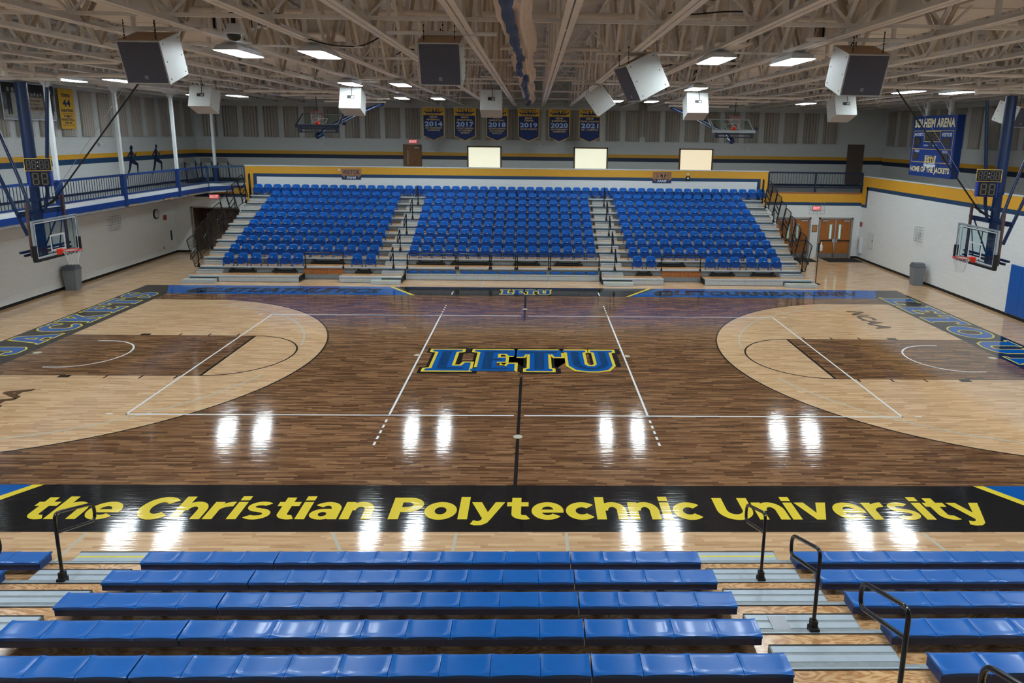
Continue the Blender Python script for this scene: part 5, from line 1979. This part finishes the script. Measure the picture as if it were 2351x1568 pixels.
def main_goal(sg, label):
    """sg=-1 left basket, +1 right basket. Built in world axes round (sg*13.5, 0)."""
    t = thing('basketball_goal', label, 'basketball goal', (0, 0, 0))
    s = -sg                                  # +x direction toward the court for the left goal
    X = lambda d: sg * 13.55 + s * d         # d = distance in front of the mast
    mb = MB()
    mb.tube([(X(0), 0, 4.9), (X(0), 0, 5.7), (X(0), 0, 7.62)], 0.145, 'mast_blue', 16)
    mb.build('mast_pad', t)
    mb = MB()
    mb.tube([(X(0), 0, 2.75), (X(0), 0, 4.95)], 0.12, 'goal_blue', 14)
    mb.tube([(X(0), 0, 4.42), (X(0), 0, 4.50)], 0.17, 'goal_blue', 14)
    mb.tube([(X(0), 0, 4.12), (X(0), 0, 4.2)], 0.16, 'goal_blue', 14)
    mb.build('mast', t)
    fr = Frame((sg * 13.106, 0, 2.9), (0, 1, 0) if sg < 0 else (0, -1, 0), (0, 0, 1))
    # frame normal must point toward the court
    board_parts(t, fr)
    rim_parts(t, fr)
    mb = MB()
    for y in (-.72, .72):
        mb.box((X(.24) - .03, y - .03, 2.95), (X(.24) + .03, y + .03, 4.42 + (0.12 if y > 0 else 0)), 'rust')
    mb.build('height_adjuster_upright', t)
    mb = MB()
    for z, w2 in ((4.17, .95), (4.1, .8), (3.12, 1.0), (3.02, .85)):
        mb.box((X(.12) - .03, -w2, z - .03), (X(.12) + .03, w2, z + .03), 'goal_blue')
    for y in (-.6, .6):
        mb.bar((X(.2), y, 4.1), (X(0), y * .2, 3.1), .03, .03, 'goal_blue')
        mb.bar((X(.1), y, 3.05), (X(.42), y, 3.05), .05, .05, 'goal_blue')
        mb.bar((X(.1), y * .9, 3.9), (X(.42), y * .9, 3.9), .04, .04, 'goal_blue')
    mb.ring(Frame((X(.40), 0, 2.98), (0, 1, 0), (0, 0, 1)), -.78, 0, .78, .88, .022, 0, 'goal_blue')
    mb.bar((X(.40), -.15, 3.0), (X(.40), -.15, 3.84), .02, .02, 'goal_blue')
    mb.bar((X(.40), .35, 3.84), (X(.40), .1, 3.0), .02, .02, 'goal_blue')
    mb.build('board_carriage', t)
    mb = MB()
    mb.tube([(X(-.1), -.35, 3.5), (X(-1.15), -.9, 7.9)], .045, 'goal_blue', 8)
    mb.build('back_brace', t)
    mb = MB()
    mb.tube([(X(-.25), .35, 3.35), (X(-.75), .5, 5.0), (X(-1.9), .9, 7.9)], .045, 'goal_blue', 8)
    mb.build('back_brace', t)
    mb = MB()
    mb.tube([(X(.66), .05, 7.5), (X(.30), .05, 4.6), (X(.2), 0, 4.1)], .045, 'goal_blue', 8)
    mb.build('front_brace', t)
    mb = MB()
    mb.tube([(X(3.25), 0, 7.75), (X(.45), 0, 4.38), (X(.1), 0, 4.25)], .022, 'black_m', 7)
    mb.tube([(X(.65), 0, 4.55), (X(.3), 0, 4.32)], .035, 'black_m', 7)
    mb.build('folding_strut', t)
    mb = MB()
    mb.tube([(X(3.0), .1, 7.9), (X(.35), .1, 4.5)], .006, 'wire', 4)
    mb.build('hoist_cable', t)
    mb = MB()
    mb.bar((X(0), -.1, 5.0), (X(.45), -.3, 5.0), .08, .08, 'goal_blue')
    mb.build('clock_bracket', t)
    shot_clock(t, -13.12 if sg < 0 else 12.98, -.30, 4.86, sg)
    mb = MB()
    a, b = sorted((sg * 16.5, sg * 10.3))
    for y, z in ((-1.0, 8.08), (1.0, 7.9)):
        mb.tube([(a, y, z), (b, y, z)], .055, 'pipe', 10)
    mb.tube([(X(-.6), 0, 7.72), (X(1.0), 0, 7.72)], .055, 'pipe', 10)
    mb.tube([(X(-1.2), -1.0, 8.0), (X(-1.2), 1.0, 8.0)], .05, 'pipe', 8)
    for y in (-1.0, 0, 1.0):
        mb.box((X(.35) - .05, y - .05, 7.7), (X(.35) + .05, y + .05, 8.15), 'pipe')
    mb.tube([(X(.35), -1.1, 7.86), (X(.35), 1.1, 7.86)], .05, 'pipe', 8)
    mb.build('overhead_frame', t)
    mb = MB()
    mb.box((X(-.75) - .25, -.35, 7.95), (X(-.75) + .25, -.05, 8.15), 'black_m')
    mb.rtube([(X(.1), -.1, 7.7), (X(-.1), -.5, 7.75), (X(-.3), -.7, 7.95)], .1, .02, 'pipe', 6)
    mb.build('winch', t)
    return t


main_goal(-1, 'left basketball goal with glass board hanging from a blue padded mast')
main_goal(1, 'right basketball goal with glass board hanging from a blue padded mast')


def side_goal(x, sd, label, fm):
    """practice goal folded up flat under the roof: board nearly horizontal"""
    t = thing('folded_side_goal', label, 'basketball goal', (x, 10.0, 6.72))
    tilt = math.radians(62)                  # board leaned far back, glass facing down-forward
    u = Vector((0, math.cos(math.radians(28)), math.sin(math.radians(28)))) 
    fr = Frame((0, 0, -0.05), (1, 0, 0), u)
    board_parts(t, fr, 0.9, 1.05, False, fm)
    # rim now points up and toward the viewer
    fr2 = Frame(fr.o, fr.r, fr.u)
    rim_parts(t, fr2, .12)
    mb = MB()
    mb.box((-.92, -.04, -.14), (.92, .03, -.03), fm)
    mb.build('lower_edge_beam', t)
    mb = MB()
    mb.box((-.8, .02, -.22), (.82, .08, -.15), 'navy_dark')
    mb.box((-.72, .02, -.34), (.86, .07, -.30), 'navy_dark')
    for xx in (-.72, .8):
        mb.box((xx - .06, .0, -.36), (xx + .06, .1, -.14), 'navy_dark')
    mb.box((.96, .3, -.02), (1.12, .4, .1), 'navy_dark')
    mb.build('carriage', t)
    mb = MB()
    mb.tube([(0.0, .1, -.42), (.25 * sd, .8, -.1), (1.0 * sd, 2.4, .55), (1.9 * sd, 4.0, 1.0)], .07, 'goal_blue', 10)
    mb.tube([(-.05, .0, -.5), (.12 * sd, .25, -.38)], .12, 'goal_blue', 12)
    mb.build('mast', t)
    mb = MB()
    mb.tube([(.9 * sd, .2, .05), (1.6 * sd, 1.6, .6), (2.1 * sd, 2.6, .95)], .035, 'goal_blue', 8)
    mb.build('side_brace', t)
    mb = MB()
    mb.tube([(-.15 * sd, .5, .15), (-.22 * sd, .7, 1.3)], .018, 'black_m', 6)
    mb.build('hoist_strap', t)
    mb = MB()
    for k, (yy, zz_, a, b) in enumerate(((-2.5, 1.18, -1.9, 2.1), (0.2, 1.18, -1.5, 2.0), (2.6, 1.2, -1.3, 2.5), (4.2, 1.12, -.9, 2.0))):
        mb.tube([(a * sd, yy, zz_), (b * sd, yy, zz_)], .05, 'pipe', 8)
    for xx in (-.5, 1.7):
        mb.box((xx * sd - .04, -2.5, 1.20), (xx * sd + .04, 4.3, 1.26), 'pipe')
        mb.box((xx * sd - .04, .5, 1.26), (xx * sd + .04, .6, 1.5), 'pipe')
    mb.box((-1.8, .5, 1.355), (1.8, .6, 1.40), 'pipe')
    mb.build('overhead_frame', t)
    return t


side_goal(-8.75, 1, 'folded-up side hoop under the roof at the left of the banners', 'navy_dark')
side_goal(8.72, -1, 'folded-up side hoop under the roof at the right of the banners', 'goal_frame')


# ================================================================= FAR BLEACHERS
NY = lambda k: 9.9 + 0.68 * k
NZ = lambda k: 0.27 + 0.287 * k


def tier(parent, x0, x1, k, y0=None, depth=0.72, front_to=0.0, tape=True):
    """one bleacher tier: plywood deck, aluminium nosing, riser"""
    y = NY(k) if y0 is None else y0
    z = NZ(k)
    mb = MB()
    mb.box((x0, y + .07, z - .025), (x1, y + depth, z), 'ply')
    mb.box((x0, y - .03, z - .055), (x1, y + .10, z + .006), 'alu')
    zb = NZ(k - 1) if k > 0 else 0.02
    mb.box((x0 + .02, y + .10, zb), (x1 - .02, y + .14, z - .03), 'alu_dark')
    return mb.build('tier', parent)


def step_box(parent, x0, x1, yf, yb, z0, z1, name='aisle_step', tape=False, far=True):
    mb = MB()
    mb.box((x0, yf, z0), (x1, yb, z1), 'alu')
    if far:
        mb.box((x0, yf - .004, z1 - .02), (x1, yf, z1 + .003), 'kick')
        if tape:
            mb.box((x0 + .02, yf + .06, z1), (x1 - .02, yf + .11, z1 + .003), 'yellow')
    return mb.build(name, parent)


banks = {}
for nm, x0, x1, lab in (('L', -14.5, -5.40, 'left'), ('C', -5.40, 3.30, 'centre'), ('R', 3.30, 12.42, 'right')):
    t = thing('bleacher_bank', '%s bank of the far telescopic bleachers with plywood tiers' % lab, 'bleachers', (0, 0, 0))
    banks[nm] = t
    for k in range(1, 11):
        tier(t, x0, x1, k, depth=0.72 if k < 10 else 0.44)
# front platforms
tier(banks['L'], -14.6, -9.86, 0)
tier(banks['L'], -8.12, -5.42, 0)
tier(banks['R'], 3.32, 6.02, 0)
tier(banks['R'], 7.84, 12.62, 0)
for nm, a, b in (('L', -13.3, -11.75), ('L', -11.74, -9.86), ('L', -8.12, -6.3), ('R', 4.64, 6.02), ('R', 7.84, 9.6), ('R', 9.61, 11.3)):
    mb = MB()
    mb.box((a, NY(0) - .004, 0.012), (b, NY(0) + .03, .205), 'alu')
    xm = (a + b) / 2
    for s in (-1, 1):
        mb.box((xm + s * .07 - .04, NY(0) - .008, .10), (xm + s * .07 + .04, NY(0) - .003, .12), 'yellow')
    mb.box((xm - .02, NY(0) - .008, .09), (xm + .02, NY(0) - .003, .13), 'whiteplastic')
    mb.build('front_skirt', banks[nm])
for nm, x in (('L', -9.86), ('L', -8.12), ('L', -5.42), ('R', 3.32), ('R', 6.02), ('R', 7.84)):
    mb = MB()
    mb.box((x - .01, NY(0), .01), (x + .01, NY(0) + .75, .22), 'black_m')
    mb.build('end_plate', banks[nm])
# centre front: pushed-in tier
mb = MB()
for a, b in ((-5.36, -3.13), (-3.12, 0.98), (0.99, 3.26)):
    mb.box((a, 10.60, .012), (b, 10.64, .20), 'alu')
    mb.box((a, 10.59, .215), (b, 10.70, .275), 'alu')
    xm = (a + b) / 2 - .1
    for s in (-1, 1):
        mb.box((xm + s * .07 - .04, 10.592, .10), (xm + s * .07 + .04, 10.598, .12), 'yellow')
mb.box((-5.36, 10.66, .20), (3.26, 11.3, .25), 'ply')
mb.build('front_skirt', banks['C'])
# wheelchair gaps: plywood panel over grey skirt
for nm, a, b in (('L', -9.84, -8.14), ('R', 6.04, 7.82)):
    mb = MB()
    mb.box((a, 10.64, .20), (b, 10.66, .50), 'ply_v')
    mb.build('plywood_panel', banks[nm])
    mb = MB()
    mb.box((a, 10.62, .01), (b, 10.66, .2), 'alu_dark')
    mb.build('gap_skirt', banks[nm])
# aisle steps
for nm, a, b in (('L', -14.45, -13.35), ('L', -6.38, -5.44), ('R', 3.36, 4.30), ('R', 11.35, 12.38)):
    for k in range(0, 10):
        off = 0.0 if k else 0.0
        aa, bb = (a, b)
        if nm == 'L' and a > -7:
            aa = a + 0.02 * k
        st = MB()
        yb = NY(k + 1) + .09
        st.box((aa, yb - .34, NZ(k) + .003), (bb, yb, NZ(k) + .145), 'alu')
        st.box((aa, yb - .346, NZ(k) + .12), (bb, yb - .34, NZ(k) + .148), 'kick')
        st.build('aisle_step', banks[nm])
    lo = (a - .28, b) if a < -7 else ((a, b + .36) if a > 0 and a < 5 else ((a - .0, b + .32) if a > 5 else (a - .3, b)))
    st = MB()
    st.box((lo[0], NY(0) - .36, .005), (lo[1], NY(0) - .01, .15), 'alu')
    st.box((lo[0] + .03, NY(0) - .30, .15), (lo[1] - .03, NY(0) - .26, .153), 'yellow')
    xm = (lo[0] + lo[1]) / 2
    st.box((xm - .1, NY(0) - .12, .15), (xm + .1, NY(0) - .08, .153), 'yellow')
    st.build('floor_step', banks[nm])

# ---- flip-up chairs
def rr(w, h, r, n=5, rb=None):
    rb = r if rb is None else rb
    pts = []
    for cx, cy, a0, q in ((w / 2 - rb, rb, -math.pi / 2, rb), (w / 2 - r, h - r, 0, r), (-w / 2 + r, h - r, math.pi / 2, r), (-w / 2 + rb, rb, math.pi, rb)):
        for k in range(n + 1):
            a = a0 + math.pi / 2 * k / n
            pts.append((cx + q * math.cos(a), cy + q * math.sin(a)))
    return pts


def shell(mb, outline, yf, thick, mat, bow=0.0, lean=0.0, z0=0.0, rim=0.0):
    """curved moulded shell: outline in (x,z), front surface at y = yf(...)"""
    w = max(abs(p[0]) for p in outline)
    cz = sum(p[1] for p in outline) / len(outline)

    def Y(x, z):
        return yf + bow * (1 - (x / w) ** 2) + lean * z
    n = len(outline)
    vs, fs = [], []
    for sc, dy in ((1.0, rim), (0.9, 0.0), (0.45, 0.0)):
        for x, z in outline:
            xx, zz_ = x * sc, cz + (z - cz) * sc
            vs.append((xx, Y(xx, zz_) - dy, z0 + zz_))
    vs.append((0, Y(0, cz), z0 + cz))
    for i in range(n):
        j = (i + 1) % n
        fs.append((i, j, n + j, n + i))
        fs.append((n + i, n + j, 2 * n + j, 2 * n + i))
        fs.append((2 * n + i, 2 * n + j, 3 * n))
    b = len(vs)
    for x, z in outline:
        vs.append((x, Y(x, z) + thick, z0 + z))
    for i in range(n):
        j = (i + 1) % n
        fs.append((i, b + i, b + j, j))
    fs.append(tuple(b + i for i in range(n)))
    mb.add(vs, fs, mat, True)
    return mb


def make_chair(label, loc, group):
    t = thing('stadium_chair', label, 'chair', loc, group=group)
    mb = MB()
    shell(mb, rr(.405, .42, .10, 4, .05), .12, .03, 'chair', .035, .10, .135)
    mb.build('backrest', t)
    mb = MB()
    shell(mb, rr(.375, .30, .07, 4, .13), -.075, .045, 'chair_shaded', -.02, .10, .095, 0.012)
    mb.obox((0, -.05, .395), (.075, .03, .014), 'whiteplastic')
    mb.build('folded_seat', t)
    for s in (-1, 1):
        mb = MB()
        mb.box((s * .222 - .016, .02, .0), (s * .222 + .016, .075, .30), 'chair')
        mb.box((s * .222 - .02, -.02, -.0), (s * .222 + .02, .09, .02), 'black_m')
        mb.build('leg', t)
    for s in (-1, 1):
        mb = MB()
        mb.obox((s * .235, -.01, .315), (.032, .20, .028), 'chair', Matrix.Rotation(-.12, 3, 'X'))
        mb.build('armrest', t)
    return t


ch0 = None
nchair = 0


def place_chair(x, k, label, group):
    global ch0, nchair
    loc = (x, NY(k) + .03, NZ(k) + .01)
    nchair += 1
    if ch0 is None:
        ch0 = make_chair(label, loc, group)
    else:
        dup(ch0, loc, label, group)


def lin(a, b, n):
    return [a + (b - a) * i / (n - 1) for i in range(n)]


ROWN = ['front', 'second', 'third', 'fourth', 'fifth', 'sixth', 'seventh', 'eighth', 'ninth', 'top']
CLUS = [('outer part of left bank', [-13.16, -12.55, -11.95, -11.22, -10.65, -10.12]), ('inner part of left bank', [-7.52, -6.91]),
        ('inner part of right bank', [4.96, 5.57]), ('outer part of right bank', [8.24, 8.81, 9.35, 10.08, 10.64, 11.21])]
for lab, xs in CLUS:
    for i, x in enumerate(xs):
        place_chair(x, 1, 'blue flip-up chair in the front row, %s, %s from left' % (lab, ORD[i]), 'blue chairs in the front row')
BLK = [('left', lambda k: -13.16 + .03 * (k - 2), lambda k: -6.92 + .015 * (k - 2), 13), ('centre', lambda k: -5.10 + .007 * (k - 2), lambda k: 2.93 - .007 * (k - 2), 16),
       ('right', lambda k: 4.85 - .03 * (k - 2), lambda k: 11.22 - .045 * (k - 2), 13)]
for k in range(2, 9):
    for nm, a, b, n in BLK:
        for i, x in enumerate(lin(a(k), b(k), n)):
            place_chair(x, k, 'blue flip-up chair in the %s row of the %s bank, %s from left' % (ROWN[k - 1], nm, ORD[i]), 'blue chairs in the %s bank' % nm)


def chair_mass(locs, name, label):
    mb = MB()
    for loc in locs:
        o = Vector(loc)
        q = MB()
        shell(q, rr(.405, .42, .10, 3, .05), .12, .03, 'chair', .035, .10, .135)
        shell(q, rr(.375, .30, .07, 3, .13), -.075, .045, 'chair_shaded', -.02, .10, .095, 0.012)
        q.obox((0, -.05, .395), (.075, .03, .014), 'whiteplastic')
        for s in (-1, 1):
            q.box((s * .222 - .016, .02, .0), (s * .222 + .016, .075, .30), 'chair')
            q.obox((s * .235, -.01, .315), (.032, .20, .028), 'chair', Matrix.Rotation(-.12, 3, 'X'))
        for v, sm in ((q, 0),):
            b = len(mb.v)
            mb.v.extend([(p[0] + o.x, p[1] + o.y, p[2] + o.z) for p in q.v])
            mb.f.extend([[b + i for i in f_] for f_ in q.f])
            mb.m.extend([mb.mi(q.mats[i]) for i in q.m])
            mb.smooth.extend(q.smooth)
    tag(mb.build(name), label, 'chairs', kind='stuff')


locs = []
for nm, a, b, n in BLK:
    locs += [(x, NY(9) + .03, NZ(9) + .01) for x in lin(a(9), b(9), n)]
locs += [(x, NY(10) + .03, NZ(10) + .01) for x in lin(-14.1, 12.36, 55)]
chair_mass(locs, 'stadium_chairs_upper_rows', 'blue flip-up chairs filling the two highest rows below the white parapet')
# folded-flat chairs stored in the pushed-in front tier
f0 = None
for i, x in enumerate([-5.07, -4.52, -3.97, -3.42, -2.68, -2.13, -1.58, -1.03, -.48, .07, .62, 1.30, 1.85, 2.40, 2.93]):
    lab = 'blue chair folded flat in the low slot under the centre bank, %s from left' % ORD[i]
    loc = (x, 10.70, .285)
    if f0 is None:
        f0 = thing('folded_chair', lab, 'chair', loc, group='folded chairs under the centre bank')
        mb = MB()
        shell(mb, [(p[0], p[1]) for p in rr(.42, .09, .04, 4, .03)], -.05, .35, 'chair', -.06, 0, .02)
        mb.build('backrest', f0)
        mb = MB()
        for s in (-1, 1):
            mb.box((s * .24 - .02, -.02, .0), (s * .24 + .02, .2, .11), 'chair_shaded')
        mb.build('armrests', f0)
    else:
        dup(f0, loc, lab)

# black seat-folding mechanisms visible under the first rows
m0 = None
for i, (x, k, w) in enumerate(((-12.55, 1, 1.2), (-10.7, 1, 1.1), (-7.22, 1, .75), (5.26, 1, .75), (8.78, 1, 1.15), (10.64, 1, 1.15),
                               (-9.0, 2, 1.5), (-4.35, 2, 1.3), (-2.5, 2, 1.9), (0.0, 2, 1.2), (1.9, 2, 1.3), (6.6, 2, 1.3))):
    t = thing('folding_mechanism', 'black folding mechanism under the %s chairs, %s from the left' % ('front row' if k == 1 else 'second row', ORD[i if k == 1 else i - 6]),
              'seat mechanism', (x, NY(k) + .02, NZ(k) - .16), group='black mechanisms under the chairs')
    mb = MB()
    mb.tube([(-w / 2, 0, -.07), (w / 2, 0, -.07)], .045, 'black_m', 8)
    mb.tube([(-w / 2 + .1, .03, .0), (w / 2 - .1, .03, .0)], .018, 'black_m', 6)
    mb.build('torque_tube', t)
    for s in (-1, 1):
        mb = MB()
        mb.box((s * (w / 2 - .15) - .06, -.05, -.1), (s * (w / 2 - .15) + .06, .06, .05), 'black_m')
        mb.box((s * (w / 2 - .15) - .015, -.03, .05), (s * (w / 2 - .15) + .015, .03, .12), 'black_m')
        mb.build('bracket', t)

# ---- rails of the far bleachers
def guard(x0, x1, y, z0, z1, label, name='guard_rail', group=None):
    t = thing(name, label, 'rail', (0, y, 0), group=group)
    mb = MB()
    mb.rtube([(x0, 0, z0), (x0, 0, z1), (x1, 0, z1), (x1, 0, z0)], .1, .021, 'black', 8, 4)
    mb.build('rail_loop', t)
    mb = MB()
    for x in (x0, x1):
        mb.box((x - .04, -.04, z0 - .02), (x + .04, .04, z0 + .07), 'black_m')
    mb.build('foot_brackets', t)


GZ = NZ(1)
for i, (a, b) in enumerate(((-5.28, -3.13), (-3.04, -1.64), (-1.57, -.5), (-.41, .98), (1.06, 3.23))):
    guard(a, b, 10.56, GZ - .03, 1.19, 'black hoop rail in front of the centre bank, %s from the left' % ORD[i], group='hoop rails before the centre bank')
guard(-9.76, -8.1, 10.56, GZ - .03, 1.2, 'black hoop rail above the left plywood gap')
guard(6.02, 7.76, 10.56, GZ - .03, 1.2, 'black hoop rail above the right plywood gap')


def loop_rail(name, label, x, y, z, dy, reach=.75, drop=.34, group=None, mat='black', r=.023, hgt=.98, cross=0.0):
    """aisle handrail: post on a tier nosing with a loop reaching toward the court (dy = +1/-1)"""
    t = thing(name, label, 'handrail', (x, y, z), group=group)
    mb = MB()
    pts = [(0, 0, 0.05), (0, 0, hgt), (cross, dy * reach, hgt - drop), (cross, dy * reach, hgt - drop - .26), (0, 0, hgt - .28)]
    mb.rtube(pts, .11, r, mat, 8, 4)
    mb.build('rail_loop', t)
    mb = MB()
    mb.box((-.035, -.035, 0), (.035, .035, .12), 'black_m')
    mb.box((-.05, -.06, -.05), (.05, .04, .04), 'black_m')
    mb.build('foot_bracket', t)
    return t


r0 = None
for side, x in (('left', -5.92), ('right', 3.93)):
    for i, k in enumerate((1, 3, 5, 7, 9)):
        lab = 'black looped handrail in the %s aisle of the far bleachers, %s from the floor' % (side, ORD[i])
        loc = (x + (.03 * k if side == 'left' else 0), NY(k) - .02, NZ(k))
        if r0 is None:
            r0 = loop_rail('aisle_handrail', lab, *loc, -1, .66, .34, 'far aisle handrails', hgt=.96)
        else:
            dup(r0, loc, lab)
for side, x in (('left', -14.42), ('right', 12.34)):
    for i, k in enumerate((1, 3, 5, 7, 9)):
        dup(r0, (x, NY(k) - .02, NZ(k)), 'black looped handrail on the %s end stairs of far bleachers, %s from floor' % (side, ORD[i]), 'end stair handrails')


def end_panel(x, k, label, group):
    t = thing('end_railing', label, 'railing', (x, NY(k), NZ(k)), group=group)
    a0, a1, b1, b0 = Vector((0, -.15, -.02)), Vector((0, -.70, 1.24)), Vector((0, -.04, 1.40)), Vector((0, .50, .20))
    mb = MB()
    mb.rtube([a0, a1, b1, b0], .07, .02, 'black', 7, 3)
    mb.tube([a0, (0, 0, -.02)], .02, 'black', 6)
    mb.build('frame', t)
    mb = MB()
    mb.bar(a0.lerp(a1, .08), b0.lerp(b1, .05), .02, .02, 'black')
    for j in range(1, 8):
        mb.bar(a0.lerp(a1, .08).lerp(b0.lerp(b1, .05), j / 8), a1.lerp(b1, j / 8), .011, .011, 'black')
    mb.build('bars', t)
    return t


e0 = None
for side, x in (('left', -14.52), ('right', 12.44)):
    for k in range(1, 10):
        lab = 'black barred railing panel on %s end of far bleachers, %s from floor' % (side, ORD[k - 1])
        if e0 is None:
            e0 = end_panel(x, k, lab, 'end railing panels')
        else:
            dup(e0, (x, NY(k), NZ(k)), lab)
    lab = 'tall black folded railing at the top %s corner of the far bleachers' % side
    t = thing('end_railing', lab, 'railing', (x + (.05 if side == 'left' else -.05), NY(9) + .62, NZ(9)))
    mb = MB()
    mb.rtube([(0, 0, 0), (0, 0, 1.35), (.0, .12, 1.4), (0, .16, 0)], .05, .03, 'black', 8, 3)
    mb.bar((0, .04, .0), (0, .1, 1.3), .03, .05, 'black')
    mb.build('folded_panel', t)
# hand sanitiser hanging on the right end rail
t = thing('sanitiser_dispenser', 'white sanitiser dispenser on a black stand by the right double doors', 'dispenser', (12.95, 10.4, 0))
mb = MB()
mb.tube([(0, 0, 0.01), (0, 0, 1.75)], .02, 'black_m', 8)
mb.box((-.16, -.16, 0), (.16, .16, .02), 'black_m')
mb.box((-.03, -.03, 1.45), (.03, .03, 1.85), 'black_m')
mb.build('stand', t)
mb = MB()
mb.lathe([(0, 1.5), (.05, 1.5), (.065, 1.52), (.065, 1.7), (.05, 1.76), (.02, 1.8), (.015, 1.9), (0, 1.9)], 'whiteplastic', (.1, -.02, 0), 12)
mb.build('bottle', t)

# ================================================================= NEAR BLEACHERS
PY = lambda k: -10.29 - .828 * (k - 1)       # nosing of tier k (1 = lowest)
PZ = lambda k: .25 + .28 * (k - 1)
t = thing('near_bleachers', 'near plywood bleacher tiers with grey nosings under the blue bench seats', 'bleachers')
AX = [(-6.52, -5.25), (2.78, 4.06)]
for k in range(1, 9):
    mb = MB()
    y, z = PY(k), PZ(k)
    mb.box((-13.5, y - .83, z - .03), (11.5, y - .05, z), 'ply')
    mb.box((-13.5, y - .055, z - .07), (11.5, y + .01, z + .005), 'alu_dark')
    mb.box((-13.5, y - .062, z - .0), (11.5, y - .05, z + .007), 'black_m')
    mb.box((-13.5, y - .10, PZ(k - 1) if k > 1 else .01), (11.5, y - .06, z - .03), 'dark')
    mb.build('tier', t)
for sd, (a, b) in zip(('left', 'right'), AX):
    for k in range(1, 8):
        z = PZ(k) - .14
        y1 = PY(k) - .02                      # butts against the riser of tier k
        yf = y1 + .47                         # edge nearest the court
        mb = MB()
        mb.box((a, y1, z - .1), (b, yf, z), 'alu_dark')
        mb.box((a, yf - .022, z), (b, yf, z + .005), 'black_m')
        mb.box((a + .015, yf - .112, z), (b - .015, yf - .024, z + .004), 'alu_light')
        mb.box((a + .015, yf - .24, z), (b - .015, yf - .15, z + .004), 'alu_light')
        if k == 1:
            mb.box((a + .015, yf - .15, z), (b - .015, yf - .112, z + .0045), 'yellow')
        mb.build('aisle_step', t)
        mb = MB()
        mb.box((a - .02, PY(k) - .045, PZ(k) + .004), (b + .02, PY(k) - .03, PZ(k) + .008), 'alu_light')
        mb.build('nosing_strip', t)
mb = MB()
mb.box((3.05, PY(4) - .02, PZ(4) - .134), (3.25, PY(4) + .40, PZ(4) - .128), 'kick')
mb.build('bracket_plate', t)

# bench seats
def seat_mesh():
    w, d = .4570, .285
    nx, nyy = 18, 12
    vs, fs = [], []
    for j in range(nyy + 1):
        v = j / nyy
        for i in range(nx + 1):
            u = i / nx * 2 - 1
            x = u * w / 2
            y = -d / 2 + d * v
            rear = max(0.0, (.10 - v) / .10)
            frt = max(0.0, (v - .86) / .14)
            z = .009 * (1 - u * u) - .008 * rear ** 2 - .028 * frt ** 2
            # dished pan with a raised border curving round the rear corners
            q = (abs(u) ** 5 + max(0.0, (.55 - v) / .55) ** 4) ** .22
            k = max(0.0, min(1.0, (q - .84) / .10))
            z += .009 * k * k * (3 - 2 * k) - .009
            yy = y + .012 * (u * u) * (1 if v > .5 else -.3)
            vs.append((x, yy, z))
    for j in range(nyy):
        for i in range(nx):
            a = j * (nx + 1) + i
            fs.append((a, a + 1, a + nx + 2, a + nx + 1))
    top = MB()
    top.add(vs, fs, 'seat', True)
    # skirts dropping from the edge
    loop = [i for i in range(nx + 1)] + [(j * (nx + 1) + nx) for j in range(1, nyy + 1)] + [nyy * (nx + 1) + i for i in range(nx - 1, -1, -1)] + [j * (nx + 1) for j in range(nyy - 1, 0, -1)]
    L = [Vector(vs[i]) for i in loop]
    n = len(L)
    low = []
    for p in L:
        low.append(Vector((p.x, p.y, -.035)))
    vv = L + low
    top.add(vv, [(i, n + i, n + (i + 1) % n, (i + 1) % n) for i in range(n)], 'seat', True)
    sk = MB()
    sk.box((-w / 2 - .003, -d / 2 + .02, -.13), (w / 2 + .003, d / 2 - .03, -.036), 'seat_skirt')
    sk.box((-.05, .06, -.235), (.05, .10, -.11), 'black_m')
    return top, sk


s0 = None


def bench(x, r, label, group):
    global s0
    loc = (x, -10.50 - .828 * (r - 1), .475 + .28 * (r - 1))
    if s0 is None:
        s0 = thing('bench_seat', label, 'bench seat', loc, group=group)
        a, b = seat_mesh()
        a.build('seat_top', s0)
        b.build('seat_base', s0)
    else:
        dup(s0, loc, label, group)


RN = ['row nearest the court', 'second row from the court', 'third row from the court', 'fourth row from the court', 'row nearest the viewer']
P_ = .4625
for r in range(1, 6):
    for i in range(17):
        bench(-5.16 + P_ * (i + .5) + (0.0 if i < 4 else .012) + (0 if i < 13 else .012), r, 'glossy blue bench seat, centre block, %s, %s from left' % (RN[r - 1], ORD[i]), 'centre block bench seats')
    for i in range((10, 9, 8, 7, 6)[r - 1]):
        bench(4.10 + P_ * (i + .5), r, 'glossy blue bench seat, right block, %s, %s from left' % (RN[r - 1], ORD[i]), 'right block bench seats')
for r, n in ((1, 5), (2, 3)):
    for i in range(n):
        bench(-6.55 - P_ * (i + .5), r, 'glossy blue bench seat, left block, %s, %s from the aisle' % (RN[r - 1], ORD[i]), 'left block bench seats')

# handrails of the near aisles
n0 = None
for side, x, ks in (('left', -5.9, (2, 4)), ('right', 3.42, (2, 4, 6, 8))):
    for i, k in enumerate(ks):
        lab = 'black looped handrail in the near %s aisle, %s from the court' % (side, ORD[i])
        loc = (x, PY(k) + .02, PZ(k))
        if n0 is None:
            n0 = loop_rail('near_handrail', lab, *loc, 1, .76, .30, 'near aisle handrails', r=.022, hgt=.97)
        else:
            dup(n0, loc, lab)
print('chairs', nchair, 'objects', len(bpy.data.objects))
